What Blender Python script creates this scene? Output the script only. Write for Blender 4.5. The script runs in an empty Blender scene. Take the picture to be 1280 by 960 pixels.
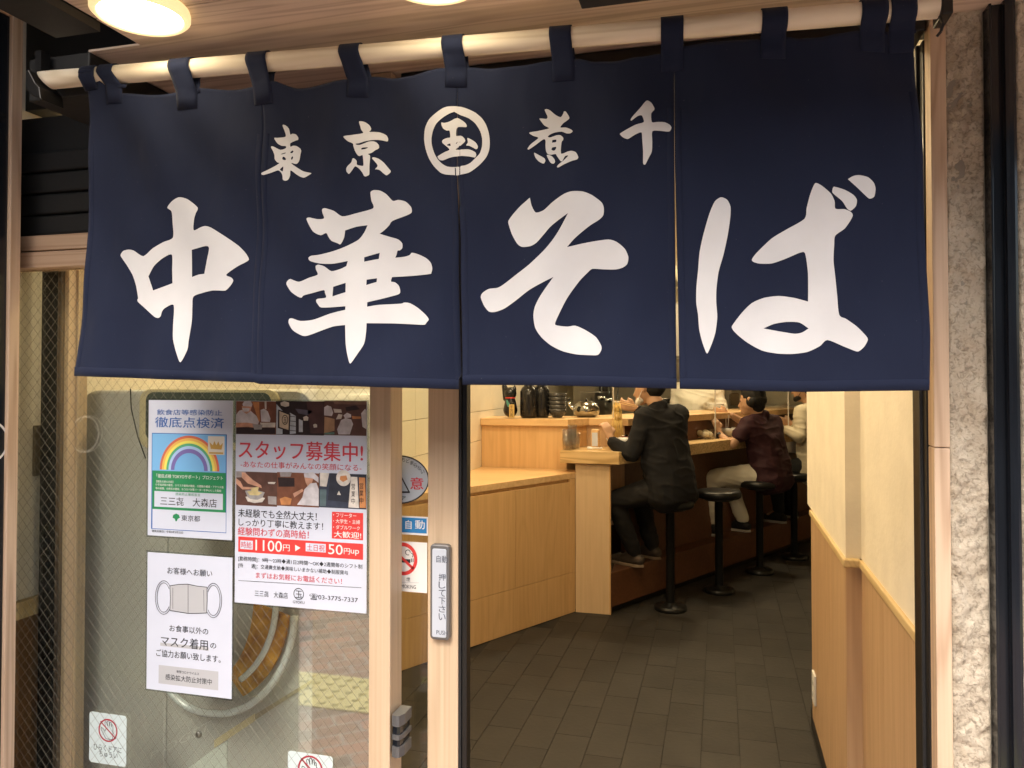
import bpy, bmesh, math, random
from mathutils import Vector, Matrix, noise
from mathutils.geometry import tessellate_polygon
random.seed(7)
R = math.radians
S = bpy.context.scene
COL = S.collection
# ------------------------------------------------------------------ camera
FPX = 967.0; YAW = R(15.05); CAMZ = 1.5; PITCH = R(1.1); HORY = 475.0
cam = bpy.data.cameras.new('camera'); camo = bpy.data.objects.new('camera', cam); COL.objects.link(camo)
cam.sensor_width = 36; cam.lens = FPX/1280*36
camo.location = (0, 0, CAMZ); camo.rotation_euler = (R(90)+PITCH, 0, YAW)
cam.shift_y = -((480+FPX*math.tan(PITCH))-HORY)/1280
cam.clip_start = .05; cam.clip_end = 400
S.camera = camo
# ------------------------------------------------------------------ light
SUN_EL, SUN_AZ = R(46), R(184)
w = bpy.data.worlds.new('World'); S.world = w; w.use_nodes = True
nt = w.node_tree; sky = nt.nodes.new('ShaderNodeTexSky'); sky.sky_type = 'NISHITA'; sky.sun_disc = False
sky.sun_elevation = SUN_EL; sky.sun_rotation = SUN_AZ
sky.air_density = 1.2; sky.dust_density = 4.0
bg = nt.nodes['Background']; nt.links.new(sky.outputs[0], bg.inputs[0]); bg.inputs[1].default_value = .15
sun = bpy.data.lights.new('sun', 'SUN'); sun.energy = .5; sun.angle = R(14); sun.color = (1, .97, .93)
so = bpy.data.objects.new('sun', sun); COL.objects.link(so)
so.rotation_euler = (R(90)-SUN_EL, 0, R(180)-SUN_AZ+R(0))
S.view_settings.view_transform = 'Standard'; S.view_settings.look = 'None'
S.view_settings.exposure = 1.45; S.view_settings.gamma = 1

# ------------------------------------------------------------------ projection helpers (for measuring the place from the photo)
cY, sY = math.cos(YAW), math.sin(YAW)
TP = math.tan(PITCH); cP, sP = math.cos(PITCH), math.sin(PITCH)
def ray(px, py):
    a = (px-640); b = -(py-(480-(480+FPX*TP-HORY)))   # image coords relative to true principal point
    f = FPX
    up = b*cP + f*sP; fw = f*cP - b*sP
    return Vector((a*cY - fw*sY, a*sY + fw*cY, up))
O = Vector((0, 0, CAMZ))
def hy(px, py, Y): d = ray(px, py); return O + d*(Y/d.y)
def hx(px, py, X): d = ray(px, py); return O + d*(X/d.x)
def hz(px, py, Z): d = ray(px, py); return O + d*((Z-CAMZ)/d.z)
NA, NB = 1.236, .0737                                   # noren plane Y = NA + NB*X
def hn(px, py):
    d = ray(px, py); t = NA/(d.y-NB*d.x); return O + d*t

# ------------------------------------------------------------------ object helpers
BASE = {}
def pt(o): return BASE.get(o.name, Vector((0, 0, 0)))
def thing(name, label, cat, loc, group=None):
    o = bpy.data.objects.new(name, None); COL.objects.link(o); o.location = loc
    o.empty_display_size = .05
    o['label'] = label; o['category'] = cat
    if group: o['group'] = group
    BASE[o.name] = Vector(loc); return o
def link_mesh(name, me, mat, parent=None, smooth=False, origin=None):
    if mat:
        me.materials.clear(); me.materials.append(mat)
    off = pt(parent) if parent else Vector((0, 0, 0))
    if origin is not None: off = Vector(origin)
    me.transform(Matrix.Translation(-off))
    if smooth:
        for p in me.polygons: p.use_smooth = True
    o = bpy.data.objects.new(name, me); COL.objects.link(o)
    if parent:
        o.parent = parent; BASE[o.name] = pt(parent)
        if origin is not None: o.location = Vector(origin)-pt(parent); BASE[o.name] = Vector(origin)
    elif origin is not None: o.location = origin; BASE[o.name] = Vector(origin)
    return o
def obj(name, bm, mat, parent=None, smooth=False, origin=None, bevel=0):
    bmesh.ops.recalc_face_normals(bm, faces=bm.faces[:])
    me = bpy.data.meshes.new(name); bm.to_mesh(me); bm.free()
    o = link_mesh(name, me, mat, parent, smooth, origin)
    if bevel:
        m = o.modifiers.new('bevel', 'BEVEL'); m.width = bevel; m.segments = 2; m.limit_method = 'ANGLE'
    return o
def tag(o, label, cat, group=None):
    o['label'] = label; o['category'] = cat
    if group: o['group'] = group
    return o
def struct(o): o['kind'] = 'structure'; return o
def stuff(o): o['kind'] = 'stuff'; return o
def B(): return bmesh.new()
def bx(bm, x0, x1, y0, y1, z0, z1):
    v = [bm.verts.new(p) for p in [(x0,y0,z0),(x1,y0,z0),(x1,y1,z0),(x0,y1,z0),(x0,y0,z1),(x1,y0,z1),(x1,y1,z1),(x0,y1,z1)]]
    for f in [(0,3,2,1),(4,5,6,7),(0,1,5,4),(1,2,6,5),(2,3,7,6),(3,0,4,7)]: bm.faces.new([v[i] for i in f])
    return bm
def box(name, x0, x1, y0, y1, z0, z1, mat, parent=None, bevel=0):
    return obj(name, bx(B(), min(x0,x1), max(x0,x1), min(y0,y1), max(y0,y1), min(z0,z1), max(z0,z1)), mat, parent, bevel=bevel)
def prism(bm, pts, z0, z1):
    lo = [bm.verts.new((p[0], p[1], z0)) for p in pts]; hi = [bm.verts.new((p[0], p[1], z1)) for p in pts]
    bm.faces.new(lo[::-1]); bm.faces.new(hi); n = len(pts)
    for i in range(n): bm.faces.new([lo[i], lo[(i+1)%n], hi[(i+1)%n], hi[i]])
    return bm
def tube(bm, p0, p1, r0, r1=None, n=16, cap=True):
    r1 = r0 if r1 is None else r1
    p0, p1 = Vector(p0), Vector(p1); d = (p1-p0).normalized(); a = d.orthogonal().normalized(); b = d.cross(a)
    A = [bm.verts.new(p0+(a*math.cos(t)+b*math.sin(t))*r0) for t in [2*math.pi*i/n for i in range(n)]]
    C = [bm.verts.new(p1+(a*math.cos(t)+b*math.sin(t))*r1) for t in [2*math.pi*i/n for i in range(n)]]
    for i in range(n): bm.faces.new([A[i], A[(i+1)%n], C[(i+1)%n], C[i]])
    if cap: bm.faces.new(A[::-1]); bm.faces.new(C)
    return bm
def lathe(bm, c, prof, n=32):
    c = Vector(c); rings = []
    for r, z in prof:
        if r < 1e-5: rings.append([bm.verts.new(c+Vector((0,0,z)))])
        else: rings.append([bm.verts.new(c+Vector((r*math.cos(2*math.pi*i/n), r*math.sin(2*math.pi*i/n), z))) for i in range(n)])
    for k in range(len(rings)-1):
        a, b = rings[k], rings[k+1]
        for i in range(n):
            j = (i+1)%n
            if len(a) == 1 and len(b) == 1: continue
            if len(a) == 1: bm.faces.new([a[0], b[i], b[j]])
            elif len(b) == 1: bm.faces.new([a[i], a[j], b[0]])
            else: bm.faces.new([a[i], a[j], b[j], b[i]])
    return bm
def path_tube(bm, pts, r, n=8):
    for a, b in zip(pts[:-1], pts[1:]): tube(bm, a, b, r, n=n)
    return bm

# ------------------------------------------------------------------ materials
def mat(name, col, rough=.6, metal=0, spec=.5, trans=0, emis=None, es=0, bump=0, bscale=200, var=0, vscale=8, ior=1.45, coat=0):
    m = bpy.data.materials.new(name); m.use_nodes = True; t = m.node_tree; p = t.nodes['Principled BSDF']
    p.inputs['Base Color'].default_value = (*col, 1); p.inputs['Roughness'].default_value = rough
    p.inputs['Metallic'].default_value = metal; p.inputs['Specular IOR Level'].default_value = spec
    p.inputs['Transmission Weight'].default_value = trans; p.inputs['IOR'].default_value = ior
    p.inputs['Coat Weight'].default_value = coat
    if emis: p.inputs['Emission Color'].default_value = (*emis, 1); p.inputs['Emission Strength'].default_value = es
    if var or bump: g = t.nodes.new('ShaderNodeNewGeometry')
    if var:
        n = t.nodes.new('ShaderNodeTexNoise'); n.inputs['Scale'].default_value = vscale; n.inputs['Detail'].default_value = 5
        t.links.new(g.outputs['Position'], n.inputs['Vector'])
        r = t.nodes.new('ShaderNodeValToRGB'); r.color_ramp.elements[0].position = .3; r.color_ramp.elements[1].position = .7
        r.color_ramp.elements[0].color = (*[c*(1-var) for c in col], 1); r.color_ramp.elements[1].color = (*[min(1, c*(1+var)) for c in col], 1)
        t.links.new(n.outputs['Fac'], r.inputs['Fac']); t.links.new(r.outputs['Color'], p.inputs['Base Color'])
    if bump:
        n2 = t.nodes.new('ShaderNodeTexNoise'); n2.inputs['Scale'].default_value = bscale; n2.inputs['Detail'].default_value = 4
        t.links.new(g.outputs['Position'], n2.inputs['Vector'])
        b = t.nodes.new('ShaderNodeBump'); b.inputs['Strength'].default_value = bump; b.inputs['Distance'].default_value = .002
        t.links.new(n2.outputs['Fac'], b.inputs['Height']); t.links.new(b.outputs['Normal'], p.inputs['Normal'])
    return m
def wood(name, dark, light, axis='z', fine=90, coarse=9, rough=.5, figure=.5, swirl=1.0):
    m = bpy.data.materials.new(name); m.use_nodes = True; t = m.node_tree; p = t.nodes['Principled BSDF']; L = t.links.new
    g = t.nodes.new('ShaderNodeNewGeometry')
    def noi(s, al, det, dist=0):
        mp = t.nodes.new('ShaderNodeMapping'); sc = {'x': (al, s, s), 'y': (s, al, s), 'z': (s, s, al)}[axis]
        mp.inputs['Scale'].default_value = sc
        n = t.nodes.new('ShaderNodeTexNoise'); n.inputs['Scale'].default_value = 1; n.inputs['Detail'].default_value = det
        n.inputs['Distortion'].default_value = dist
        L(g.outputs['Position'], mp.inputs['Vector']); L(mp.outputs['Vector'], n.inputs['Vector']); return n.outputs['Fac']
    def math_(op, a, b=None, c=None):
        k = t.nodes.new('ShaderNodeMath'); k.operation = op
        for i, v in enumerate((a, b, c)):
            if v is None: continue
            if isinstance(v, (int, float)): k.inputs[i].default_value = v
            else: L(v, k.inputs[i])
        return k.outputs[0]
    n1 = noi(fine, 1.6, 3); n2 = noi(coarse, .7*swirl, 2, .3)
    rings = math_('SINE', math_('MULTIPLY', n2, 55))
    rings = math_('MULTIPLY_ADD', rings, .5, .5)
    rings = math_('POWER', rings, 2.2)
    n3 = noi(3.5, .5, 1)
    f = math_('ADD', math_('MULTIPLY', rings, figure*.55), math_('MULTIPLY', n1, .75))
    f = math_('ADD', f, math_('MULTIPLY_ADD', n3, .6, -.3))
    rp = t.nodes.new('ShaderNodeValToRGB'); rp.color_ramp.elements[0].position = .2; rp.color_ramp.elements[1].position = .95
    rp.color_ramp.elements[0].color = (*light, 1); rp.color_ramp.elements[1].color = (*dark, 1)
    L(f, rp.inputs['Fac']); L(rp.outputs['Color'], p.inputs['Base Color'])
    p.inputs['Roughness'].default_value = rough
    b = t.nodes.new('ShaderNodeBump'); b.inputs['Strength'].default_value = .15; b.inputs['Distance'].default_value = .001
    L(n1, b.inputs['Height']); L(b.outputs['Normal'], p.inputs['Normal'])
    return m
def glassmat(name, tint=(1, 1, 1), refl=.1, rough=0.0):
    m = bpy.data.materials.new(name); m.use_nodes = True; t = m.node_tree; t.nodes.clear(); L = t.links.new
    o = t.nodes.new('ShaderNodeOutputMaterial'); mx = t.nodes.new('ShaderNodeMixShader')
    tr = t.nodes.new('ShaderNodeBsdfTransparent'); tr.inputs[0].default_value = (*tint, 1)
    gl = t.nodes.new('ShaderNodeBsdfGlossy'); gl.inputs['Roughness'].default_value = rough; gl.inputs[0].default_value = (1,1,1,1)
    fr = t.nodes.new('ShaderNodeLayerWeight'); fr.inputs[0].default_value = .5
    pw = t.nodes.new('ShaderNodeMath'); pw.operation = 'POWER'; pw.inputs[1].default_value = 5; L(fr.outputs['Facing'], pw.inputs[0])
    ad = t.nodes.new('ShaderNodeMath'); ad.operation = 'ADD'; ad.inputs[1].default_value = refl; ad.use_clamp = True
    L(pw.outputs[0], ad.inputs[0]); L(ad.outputs[0], mx.inputs[0]); L(tr.outputs[0], mx.inputs[1]); L(gl.outputs[0], mx.inputs[2])
    L(mx.outputs[0], o.inputs[0]); return m
M = {}
M['hinoki'] = wood('hinoki', (.44,.31,.19), (.62,.475,.32), 'z', 170, 14, .45, .35)
M['hinoki_x'] = wood('hinoki_x', (.42,.27,.17), (.60,.43,.29), 'x', 90, 22, .5, .8, .8)
M['soffit'] = wood('soffit', (.50,.38,.29), (.74,.61,.50), 'x', 70, 16, .55, .9, 1.0)
M['frame_old'] = wood('frame_old', (.45,.30,.19), (.66,.49,.34), 'z', 150, 20, .5, .8)
M['oak'] = wood('oak', (.52,.30,.12), (.70,.45,.21), 'z', 60, 6, .42, .3)
M['oak_x'] = wood('oak_x', (.58,.35,.15), (.78,.53,.27), 'x', 60, 6, .38, .3)
M['pale_panel'] = wood('pale_panel', (.55,.38,.21), (.70,.51,.31), 'z', 60, 6, .45, .2)
M['wainscot'] = wood('wainscot', (.44,.27,.14), (.60,.40,.23), 'z', 70, 7, .5, .35)
M['rail'] = wood('rail', (.55,.38,.17), (.72,.54,.28), 'y', 80, 10, .45, .5)
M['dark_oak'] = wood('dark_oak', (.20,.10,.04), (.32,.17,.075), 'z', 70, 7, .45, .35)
M['slab'] = wood('slab', (.50,.32,.13), (.78,.56,.28), 'x', 30, 14, .35, 1.0)
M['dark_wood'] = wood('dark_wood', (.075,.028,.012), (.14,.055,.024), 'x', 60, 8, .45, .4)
M['rodwood'] = wood('rodwood', (.58,.49,.34), (.80,.72,.57), 'x', 60, 12, .8, .8)
M['black'] = mat('black_metal', (.012,.011,.010), .35, 0, .5)
M['black_gloss'] = mat('black_gloss', (.012,.014,.018), .12, 0, .5)
M['dark_panel'] = mat('dark_panel', (.022,.022,.021), .55, bump=.2, bscale=60)
M['plaster'] = mat('plaster', (.88,.81,.68), .85, var=.05, vscale=9, bump=.5, bscale=60)
M['cream'] = mat('cream', (.80,.75,.60), .8, var=.03)
M['tilewall'] = mat('tilewall', (.80,.74,.60), .25, var=.02)
M['grout'] = mat('grout', (.30,.26,.20), .9)
M['floor_tile'] = mat('floor_tile', (.024,.0205,.0165), .62, var=.22, vscale=5, bump=.6, bscale=45)
M['floor_tile2'] = mat('floor_tile_dark', (.023,.0195,.0158), .66, var=.22, vscale=6, bump=.6, bscale=50)
M['floor_grout'] = mat('floor_grout', (.024,.020,.016), .9, var=.9, vscale=4)
M['steel'] = mat('steel', (.55,.54,.52), .28, 1)
M['chrome'] = mat('chrome', (.8,.85,.88), .12, 1)
M['rubber'] = mat('rubber', (.018,.018,.018), .5)
M['white'] = mat('white_plastic', (.78,.77,.74), .4)
M['paper'] = mat('paper', (.60,.64,.74), .28, var=.02, vscale=14)
M['sticker'] = mat('sticker', (.56,.66,.66), .3)
M['ink'] = mat('ink', (.03,.03,.035), .5)
M['navyink'] = mat('navyink', (.05,.15,.45), .5)
M['red'] = mat('red_print', (.68,.055,.05), .4)
M['redink'] = mat('red_ink', (.60,.05,.07), .5)
M['greyprint'] = mat('grey_print', (.46,.47,.49), .5)
M['glass'] = glassmat('glass', (.93,.95,.92), .17)
M['leafglass'] = glassmat('leaf_glass', (.93,.95,.92), .03)
M['acrylic'] = glassmat('acrylic', (.95,.96,.95), .04)
M['beige'] = mat('beige_paint', (.60,.60,.56), .38, spec=.4, var=.05, vscale=3)
M['creamreflection'] = mat('cream_reflection', (.75,.66,.42), .35)
M['wire'] = mat('wire', (.17,.155,.12), .7, 0)

# ------------------------------------------------------------------ text & print helpers
TMP = bpy.data.scenes.new('workbench')
def evaluate(o):
    TMP.collection.objects.link(o); vl = TMP.view_layers[0]; vl.update()
    me = bpy.data.meshes.new_from_object(o.evaluated_get(vl.depsgraph)); return me
def text_mesh(s, bold=0.0):
    cu = bpy.data.curves.new('t', 'FONT'); cu.body = s; cu.size = 1; cu.resolution_u = 3
    o = bpy.data.objects.new('t', cu)
    me = evaluate(o)
    bpy.data.objects.remove(o); bpy.data.curves.remove(cu); return me
class Print:
    """flat print on a vertical plane Y=const, laid out from measured points; one mesh per colour"""
    def __init__(s, Y, parent, step=.0003): s.Y = Y; s.parent = parent; s.b = {}; s.step = step
    def bm(s, name, m, layer=1):
        k = (name, m.name, layer)
        if k not in s.b: s.b[k] = (bmesh.new(), m, layer)
        return s.b[k][0]
    def P(s, px, py): p = hy(px, py, s.Y); return p.x, p.z
    def quadw(s, x0, x1, z0, z1, name, m, layer=1):
        bm = s.bm(name, m, layer); y = s.Y - s.step*layer
        bm.faces.new([bm.verts.new(p) for p in [(x0,y,z0),(x1,y,z0),(x1,y,z1),(x0,y,z1)]])
    def rect(s, x0, y0, x1, y1, name, m, layer=1):
        a = s.P(x0, y0); b = s.P(x0, y1); c = s.P(x1, (y0+y1)/2)
        s.n = getattr(s, 'n', 0)+1; s.b[(name, m.name, layer, s.n)] = (bmesh.new(), m, layer); bm = s.b[(name, m.name, layer, s.n)][0]; y = s.Y-s.step*layer
        bm.faces.new([bm.verts.new(p) for p in [(a[0],y,b[1]),(c[0],y,b[1]),(c[0],y,a[1]),(a[0],y,a[1])]])
    def text(s, t, x0, y0, x1, y1, name, m, layer=2, bold=0.01):
        bold *= 1.4
        me = text_mesh(t, bold)
        if not me.vertices: return
        xs = [v.co.x for v in me.vertices]; ys = [v.co.y for v in me.vertices]
        a = s.P(x0, y0); b = s.P(x0, y1); c = s.P(x1, y0)
        mx, Mx, my, My = min(xs), max(xs), min(ys), max(ys)
        sx = (c[0]-a[0])/(Mx-mx); sz = (a[1]-b[1])/(My-my)
        for v in me.vertices: v.co = ((v.co.x-mx)*sx+a[0], s.Y-s.step*layer, (v.co.y-my)*sz+b[1])
        s.n = getattr(s, 'n', 0)+1; bm = bmesh.new(); bm.from_mesh(me)
        if bold:
            hgt = sz*bold*.8
            for v in me.vertices: v.co.x += hgt; v.co.y -= .00006
            bm.from_mesh(me)
            for v in me.vertices: v.co.x -= hgt/2; v.co.z += hgt*.5; v.co.y -= .00006
            bm.from_mesh(me)
        if name == 'photo_shape': s.bm(name, m, layer); k = s.b[(name, m.name, layer)][0]; t_ = bpy.data.meshes.new('t'); bm.to_mesh(t_); bm.free(); k.from_mesh(t_); bpy.data.meshes.remove(t_)
        else: s.b[(name, m.name, layer, s.n)] = (bm, m, layer)
        bpy.data.meshes.remove(me)
    def poly(s, pts, name, m, layer=2):
        bm = s.bm(name, m, layer); q = [s.P(*p) for p in pts]; y = s.Y-s.step*layer
        vs = [bm.verts.new((a, y, b)) for a, b in q]
        for tri in tessellate_polygon([[Vector((a, b, 0)) for a, b in q]]):
            try: bm.faces.new([vs[i] for i in tri])
            except ValueError: pass
    def ring(s, cx, cy, r, wdt, name, m, layer=2, a0=0, a1=360, rx=1.0):
        c = s.P(cx, cy); k = s.P(cx, cy-r)[1]-c[1]; kw = k*wdt/r; y = s.Y-s.step*layer
        bm = s.bm(name, m, layer); n = 40; pv = None
        for i in range(n+1):
            t = R(a0+(a1-a0)*i/n)
            v = [bm.verts.new((c[0]+math.cos(t)*q*rx, y, c[1]+math.sin(t)*q)) for q in (k, k-kw)]
            if pv: bm.faces.new([pv[0], pv[1], v[1], v[0]])
            pv = v
    def line(s, p0, p1, wpx, name, m, layer=2):
        a = Vector(s.P(*p0)); b = Vector(s.P(*p1)); d = (b-a).normalized(); n = Vector((-d.y, d.x))*(wpx*.0017/2); y = s.Y-s.step*layer
        bm = s.bm(name, m, layer)
        bm.faces.new([bm.verts.new((q.x, y, q.y)) for q in (a-n, b-n, b+n, a+n)])
    def done(s):
        for kk, (bm, m, l) in s.b.items():
            name = kk[0]; me = bpy.data.meshes.new(name); bm.to_mesh(me); bm.free(); o = link_mesh(name, me, m, s.parent)
            if name in ('photo_shape', 'mask_outline', 'hand_drawing', 'smoke', 'triangle', 'cigarette'): o['kind'] = 'stuff'

# ================================================================== SETTING
YF = 1.407
# street side
def pavement_mat():
    m = bpy.data.materials.new('pavers'); m.use_nodes = True; t = m.node_tree; p = t.nodes['Principled BSDF']; L = t.links.new
    g = t.nodes.new('ShaderNodeNewGeometry'); b = t.nodes.new('ShaderNodeTexBrick'); mp = t.nodes.new('ShaderNodeMapping')
    mp.inputs['Rotation'].default_value = (0, 0, R(38)); L(g.outputs['Position'], mp.inputs['Vector']); L(mp.outputs['Vector'], b.inputs['Vector'])
    b.inputs['Scale'].default_value = 2.6; b.inputs['Color1'].default_value = (.48,.24,.17,1); b.inputs['Color2'].default_value = (.14,.12,.115,1)
    b.inputs['Mortar'].default_value = (.42,.38,.33,1); b.inputs['Mortar Size'].default_value = .018; b.inputs['Bias'].default_value = -.1
    L(b.outputs['Color'], p.inputs['Base Color']); p.inputs['Roughness'].default_value = .8; return m
struct(box('pavement', -8, 8, -2.6, 1.40, -.2, 0, pavement_mat()))
struct(box('road', -30, 30, -9, -2.6, -.3, -.12, mat('asphalt', (.06,.06,.06), .9, bump=.8, bscale=40)))
struct(box('ground', -60, 60, -60, 40, -.6, -.35, mat('earth', (.08,.08,.075), .95)))
struct(box('kerb', -30, 30, -2.72, -2.602, -.3, .004, mat('kerb_stone', (.4,.39,.36), .8, var=.1)))
bm = B(); tm = mat('tactile_yellow', (.78,.68,.26), .5)
for r_ in range(1):
    bx(bm, -6, 6, -.70, -.34, .001, .006)
for i in range(-60, 40):
    for j in range(5):
        c = (i*.07+.03, -.66+j*.07, .006)
        lathe(bm, c, [(.021, 0), (.016, .007), (0, .009)], 8)
stuff(tag(obj('tactile_paving', bm, tm, origin=(0,-.8,0)), 'yellow dotted tactile paving strip across the pavement behind the viewer', 'tactile paving'))
BR = thing('opposite_building', 'pale tiled building with dark windows across the road', 'building', (0, -12, -.3))
bwm = mat('bldg_wall', (.42,.40,.37), .8, var=.05); bgm = mat('bldg_glass', (.03,.04,.05), .08)
box('wall', -16, 16, -16, -9.6, -.3, 5.6, bwm, BR)
for i in range(-7, 8):
    for k in range(2):
        wf = box('window', i*2.1-.7, i*2.1+.7, -9.6, -9.54, .6+k*2.7, 2.3+k*2.7, mat('bldg_frame', (.2,.2,.2), .5) if i == -7 and k == 0 else bpy.data.materials['bldg_frame'], BR)
        box('pane', i*2.1-.64, i*2.1+.64, -9.54, -9.53, .66+k*2.7, 2.24+k*2.7, bgm, wf)

# floor inside
struct(box('floor', -1.7, 3.6, 1.40, 9.2, -.2, -.004, M['floor_grout']))
fl = bpy.data.objects['floor']
tb = {}
cnt = 0
TX, TY = .150, .300
proto = {}
for iy in range(0, 24):
    for ix in range(-9, 14):
        x = .395 - (ix+8)*TX + .9; y = 1.9 + iy*TY + (TY/2 if ix % 2 else 0)
        x = .37 - ix*TX
        if x < -1.62 or x > 1.9: continue
        # keep only the tiles the room can show
        if x > .37 and y < 3.7: continue
        dv = (x+.68)*.876-(y+.15-4.97)*.482      # signed distance from the kick step, positive on the customers' side
        if dv < -.25 or y > 8.2 or (x > 1.2): continue
        if (x+.911)*.876-(y+.15-4.965)*.482 < -.28: continue
        cnt += 1
        k = (ix*7+iy*3) % 2
        if k not in proto:
            b_ = bx(B(), 0, TX-.0022, 0, TY-.0022, -.012, 0)
            me = bpy.data.meshes.new('tile'); b_.to_mesh(me); b_.free(); me.materials.append(M['floor_tile'] if k == 0 else M['floor_tile2']); proto[k] = me
        if cnt <= 297:
            o = bpy.data.objects.new('tile', proto[k]); COL.objects.link(o); o.parent = fl
            o.location = (x, y, .0005*random.random()+.0)
        else: tb.setdefault('b', []).append((x, y))
b_ = B()
for x, y in tb.get('b', []): bx(b_, x, x+TX-.003, y, y+TY-.003, -.012, .0003)
stuff(obj('tile_field', b_, M['floor_tile'], fl))

# interior shell
XR, XJ, YJ, YE = .411, .367, 2.55, 3.46
struct(box('ceiling', -1.7, 3.6, 1.53, 9.2, 2.55, 2.65, M['cream']))
wl = struct(box('wall_left', -1.75, -1.612, 1.41, 9.2, -.2, 2.55, M['grout']))
for k in range(9):
    for j in range(12):
        y0 = 3.45+j*.48; z0 = .885+.2*k
        if z0 > 2.4: continue
        box('tile', -1.612, -1.60, y0+.0015, y0+.4785, z0+.0015, min(z0+.1985, 2.55), M['tilewall'], wl)
box('plaster_panel', -1.612, -1.598, 1.42, 3.448, .981, 2.55, M['plaster'], wl)
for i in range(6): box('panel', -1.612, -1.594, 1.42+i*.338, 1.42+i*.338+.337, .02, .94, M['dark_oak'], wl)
box('chair_rail', -1.612, -1.582, 1.42, 3.448, .9405, .98, M['rail'], wl)
struct(box('wall_back', -1.7, 3.6, 8.9, 9.1, -.2, 2.55, M['cream']))
struct(box('wall_far_right', 3.4, 3.6, 3.7, 9.2, -.2, 2.55, M['plaster']))
wr = struct(box('wall_right', XR, .62, 1.56, YJ, 1.0, 2.55, M['plaster']))
wr2 = struct(box('wall_pier', XJ, .62, YJ, 3.62, 1.0, 2.55, M['plaster']))
struct(box('wall_behind_pier', .62, 3.5, 3.5, 3.62, -.2, 2.55, M['plaster']))
# wainscot boards (parts of walls)
def boards(parent, x, y0, y1, wd, name='panel'):
    y = y0; i = 0
    while y < y1-.01:
        e = min(y+wd, y1); box(name, x, x+.05, y+.0008, e-.0008, .10, .934, M['wainscot'], parent); y = e; i += 1
boards(wr, XR-.002, 1.56, YJ, .33); boards(wr2, XJ-.002, YJ, YE, .303)
box('panel', XJ-.0015, XR-.002, YJ-.012, YJ-.001, .10, .934, M['wainscot'], wr2)
box('panel', XJ+.012, XJ+.06, YE, 3.60, .10, 1.0, M['wainscot'], wr2)
box('backing', XR+.048, .62, 1.57, YJ, -.1, 1.0, M['wainscot'], wr); box('backing', XJ+.048, .62, YJ, 3.61, -.1, 1.0, M['wainscot'], wr2)
def railp(parent, pts):
    for (a, b) in pts: obj('chair_rail', bx(B(), *a, *b, .934, .958), M['rail'], parent, bevel=.004)
railp(wr, [((XR-.010, XR+.04), (1.56, YJ-.018))]); railp(wr2, [((XJ-.010, XJ+.04), (YJ-.014, YE)), ((XJ-.010, XR+.03), (YJ-.024, YJ-.0142))])
box('plaster_foot', XR, .62, 1.56, YJ, .958, 1.0, M['plaster'], wr); box('plaster_foot', XJ, .62, YJ, 3.62, .958, 1.0, M['plaster'], wr2)
for x, a, b, p in ((XR, 1.56, YJ-.012, wr), (XJ, YJ, 3.6, wr2)): box('skirting', x+.006, x+.05, a, b, 0, .099, M['black'], p)
so_ = thing('wall_socket', 'small white wall socket low on the wooden wainscot', 'socket', (XJ-.004, 3.1, .36))
p = hx(1020, 860, XJ)
box('plate', XJ-.012, XJ-.0025, p.y-.04, p.y+.04, p.z-.06, p.z+.06, M['white'], so_, .003)
for dz in (-.025, .02): box('outlet', XJ-.0135, XJ-.012, p.y-.012, p.y+.012, p.z+dz-.008, p.z+dz+.008, M['greyprint'], so_)

# ------------------------------------------------------------------ facade
# right side: jamb, timber, stone, steel channel
jb = thing('door_jamb', 'black aluminium door jamb with timber facing right of the doorway', 'door jamb', (.34, 1.45, 0))
box('aluminium_channel', .336, .41, 1.445, 1.50, 0, 2.08, M['black'], jb, .002)
box('aluminium_channel', .339, .41, 1.502, 1.555, 0, 2.08, M['black'], jb, .002)
box('seal', .331, .336, 1.468, 1.478, 0, 2.08, M['rubber'], jb)
xa = hy(1167, 480, 1.407).x; xb = hy(1187, 480, 1.407).x
box('timber_facing', xa, xb, 1.407, 1.4445, 1.39, 2.11, M['frame_old'], jb, .0015)
box('timber_facing', xa, xb, 1.4075, 1.4445, 0, 1.3885, M['frame_old'], jb, .0015)
# granite
def granite():
    m = bpy.data.materials.new('split_granite'); m.use_nodes = True; t = m.node_tree; p = t.nodes['Principled BSDF']; L = t.links.new
    g = t.nodes.new('ShaderNodeNewGeometry')
    def N(s, d, v=g.outputs['Position'], dist=0):
        n = t.nodes.new('ShaderNodeTexNoise'); n.inputs['Scale'].default_value = s; n.inputs['Detail'].default_value = d; n.inputs['Distortion'].default_value = dist; L(v, n.inputs['Vector']); return n.outputs['Fac']
    a = N(14, 8, dist=1.2); b = N(130, 8, dist=1.0); r1 = t.nodes.new('ShaderNodeValToRGB'); L(a, r1.inputs[0])
    r1.color_ramp.elements[0].position = .3; r1.color_ramp.elements[0].color = (.44,.375,.28,1); r1.color_ramp.elements[1].position = .62; r1.color_ramp.elements[1].color = (.54,.475,.37,1)
    r2 = t.nodes.new('ShaderNodeValToRGB'); L(b, r2.inputs[0]); r2.color_ramp.elements[0].position = .34; r2.color_ramp.elements[0].color = (.16,.14,.12,1); r2.color_ramp.elements[1].position = .52; r2.color_ramp.elements[1].color = (1,1,1,1)
    mx = t.nodes.new('ShaderNodeMix'); mx.data_type = 'RGBA'; mx.blend_type = 'MULTIPLY'; mx.inputs[0].default_value = .5
    L(r1.outputs[0], mx.inputs[6]); L(r2.outputs[0], mx.inputs[7]); L(mx.outputs[2], p.inputs['Base Color']); p.inputs['Roughness'].default_value = .85
    bp = t.nodes.new('ShaderNodeBump'); bp.inputs['Strength'].default_value = .8; bp.inputs['Distance'].default_value = .004; L(N(150, 7, dist=.4), bp.inputs['Height']); L(bp.outputs[0], p.inputs['Normal'])
    return m
M['granite'] = granite()
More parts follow.
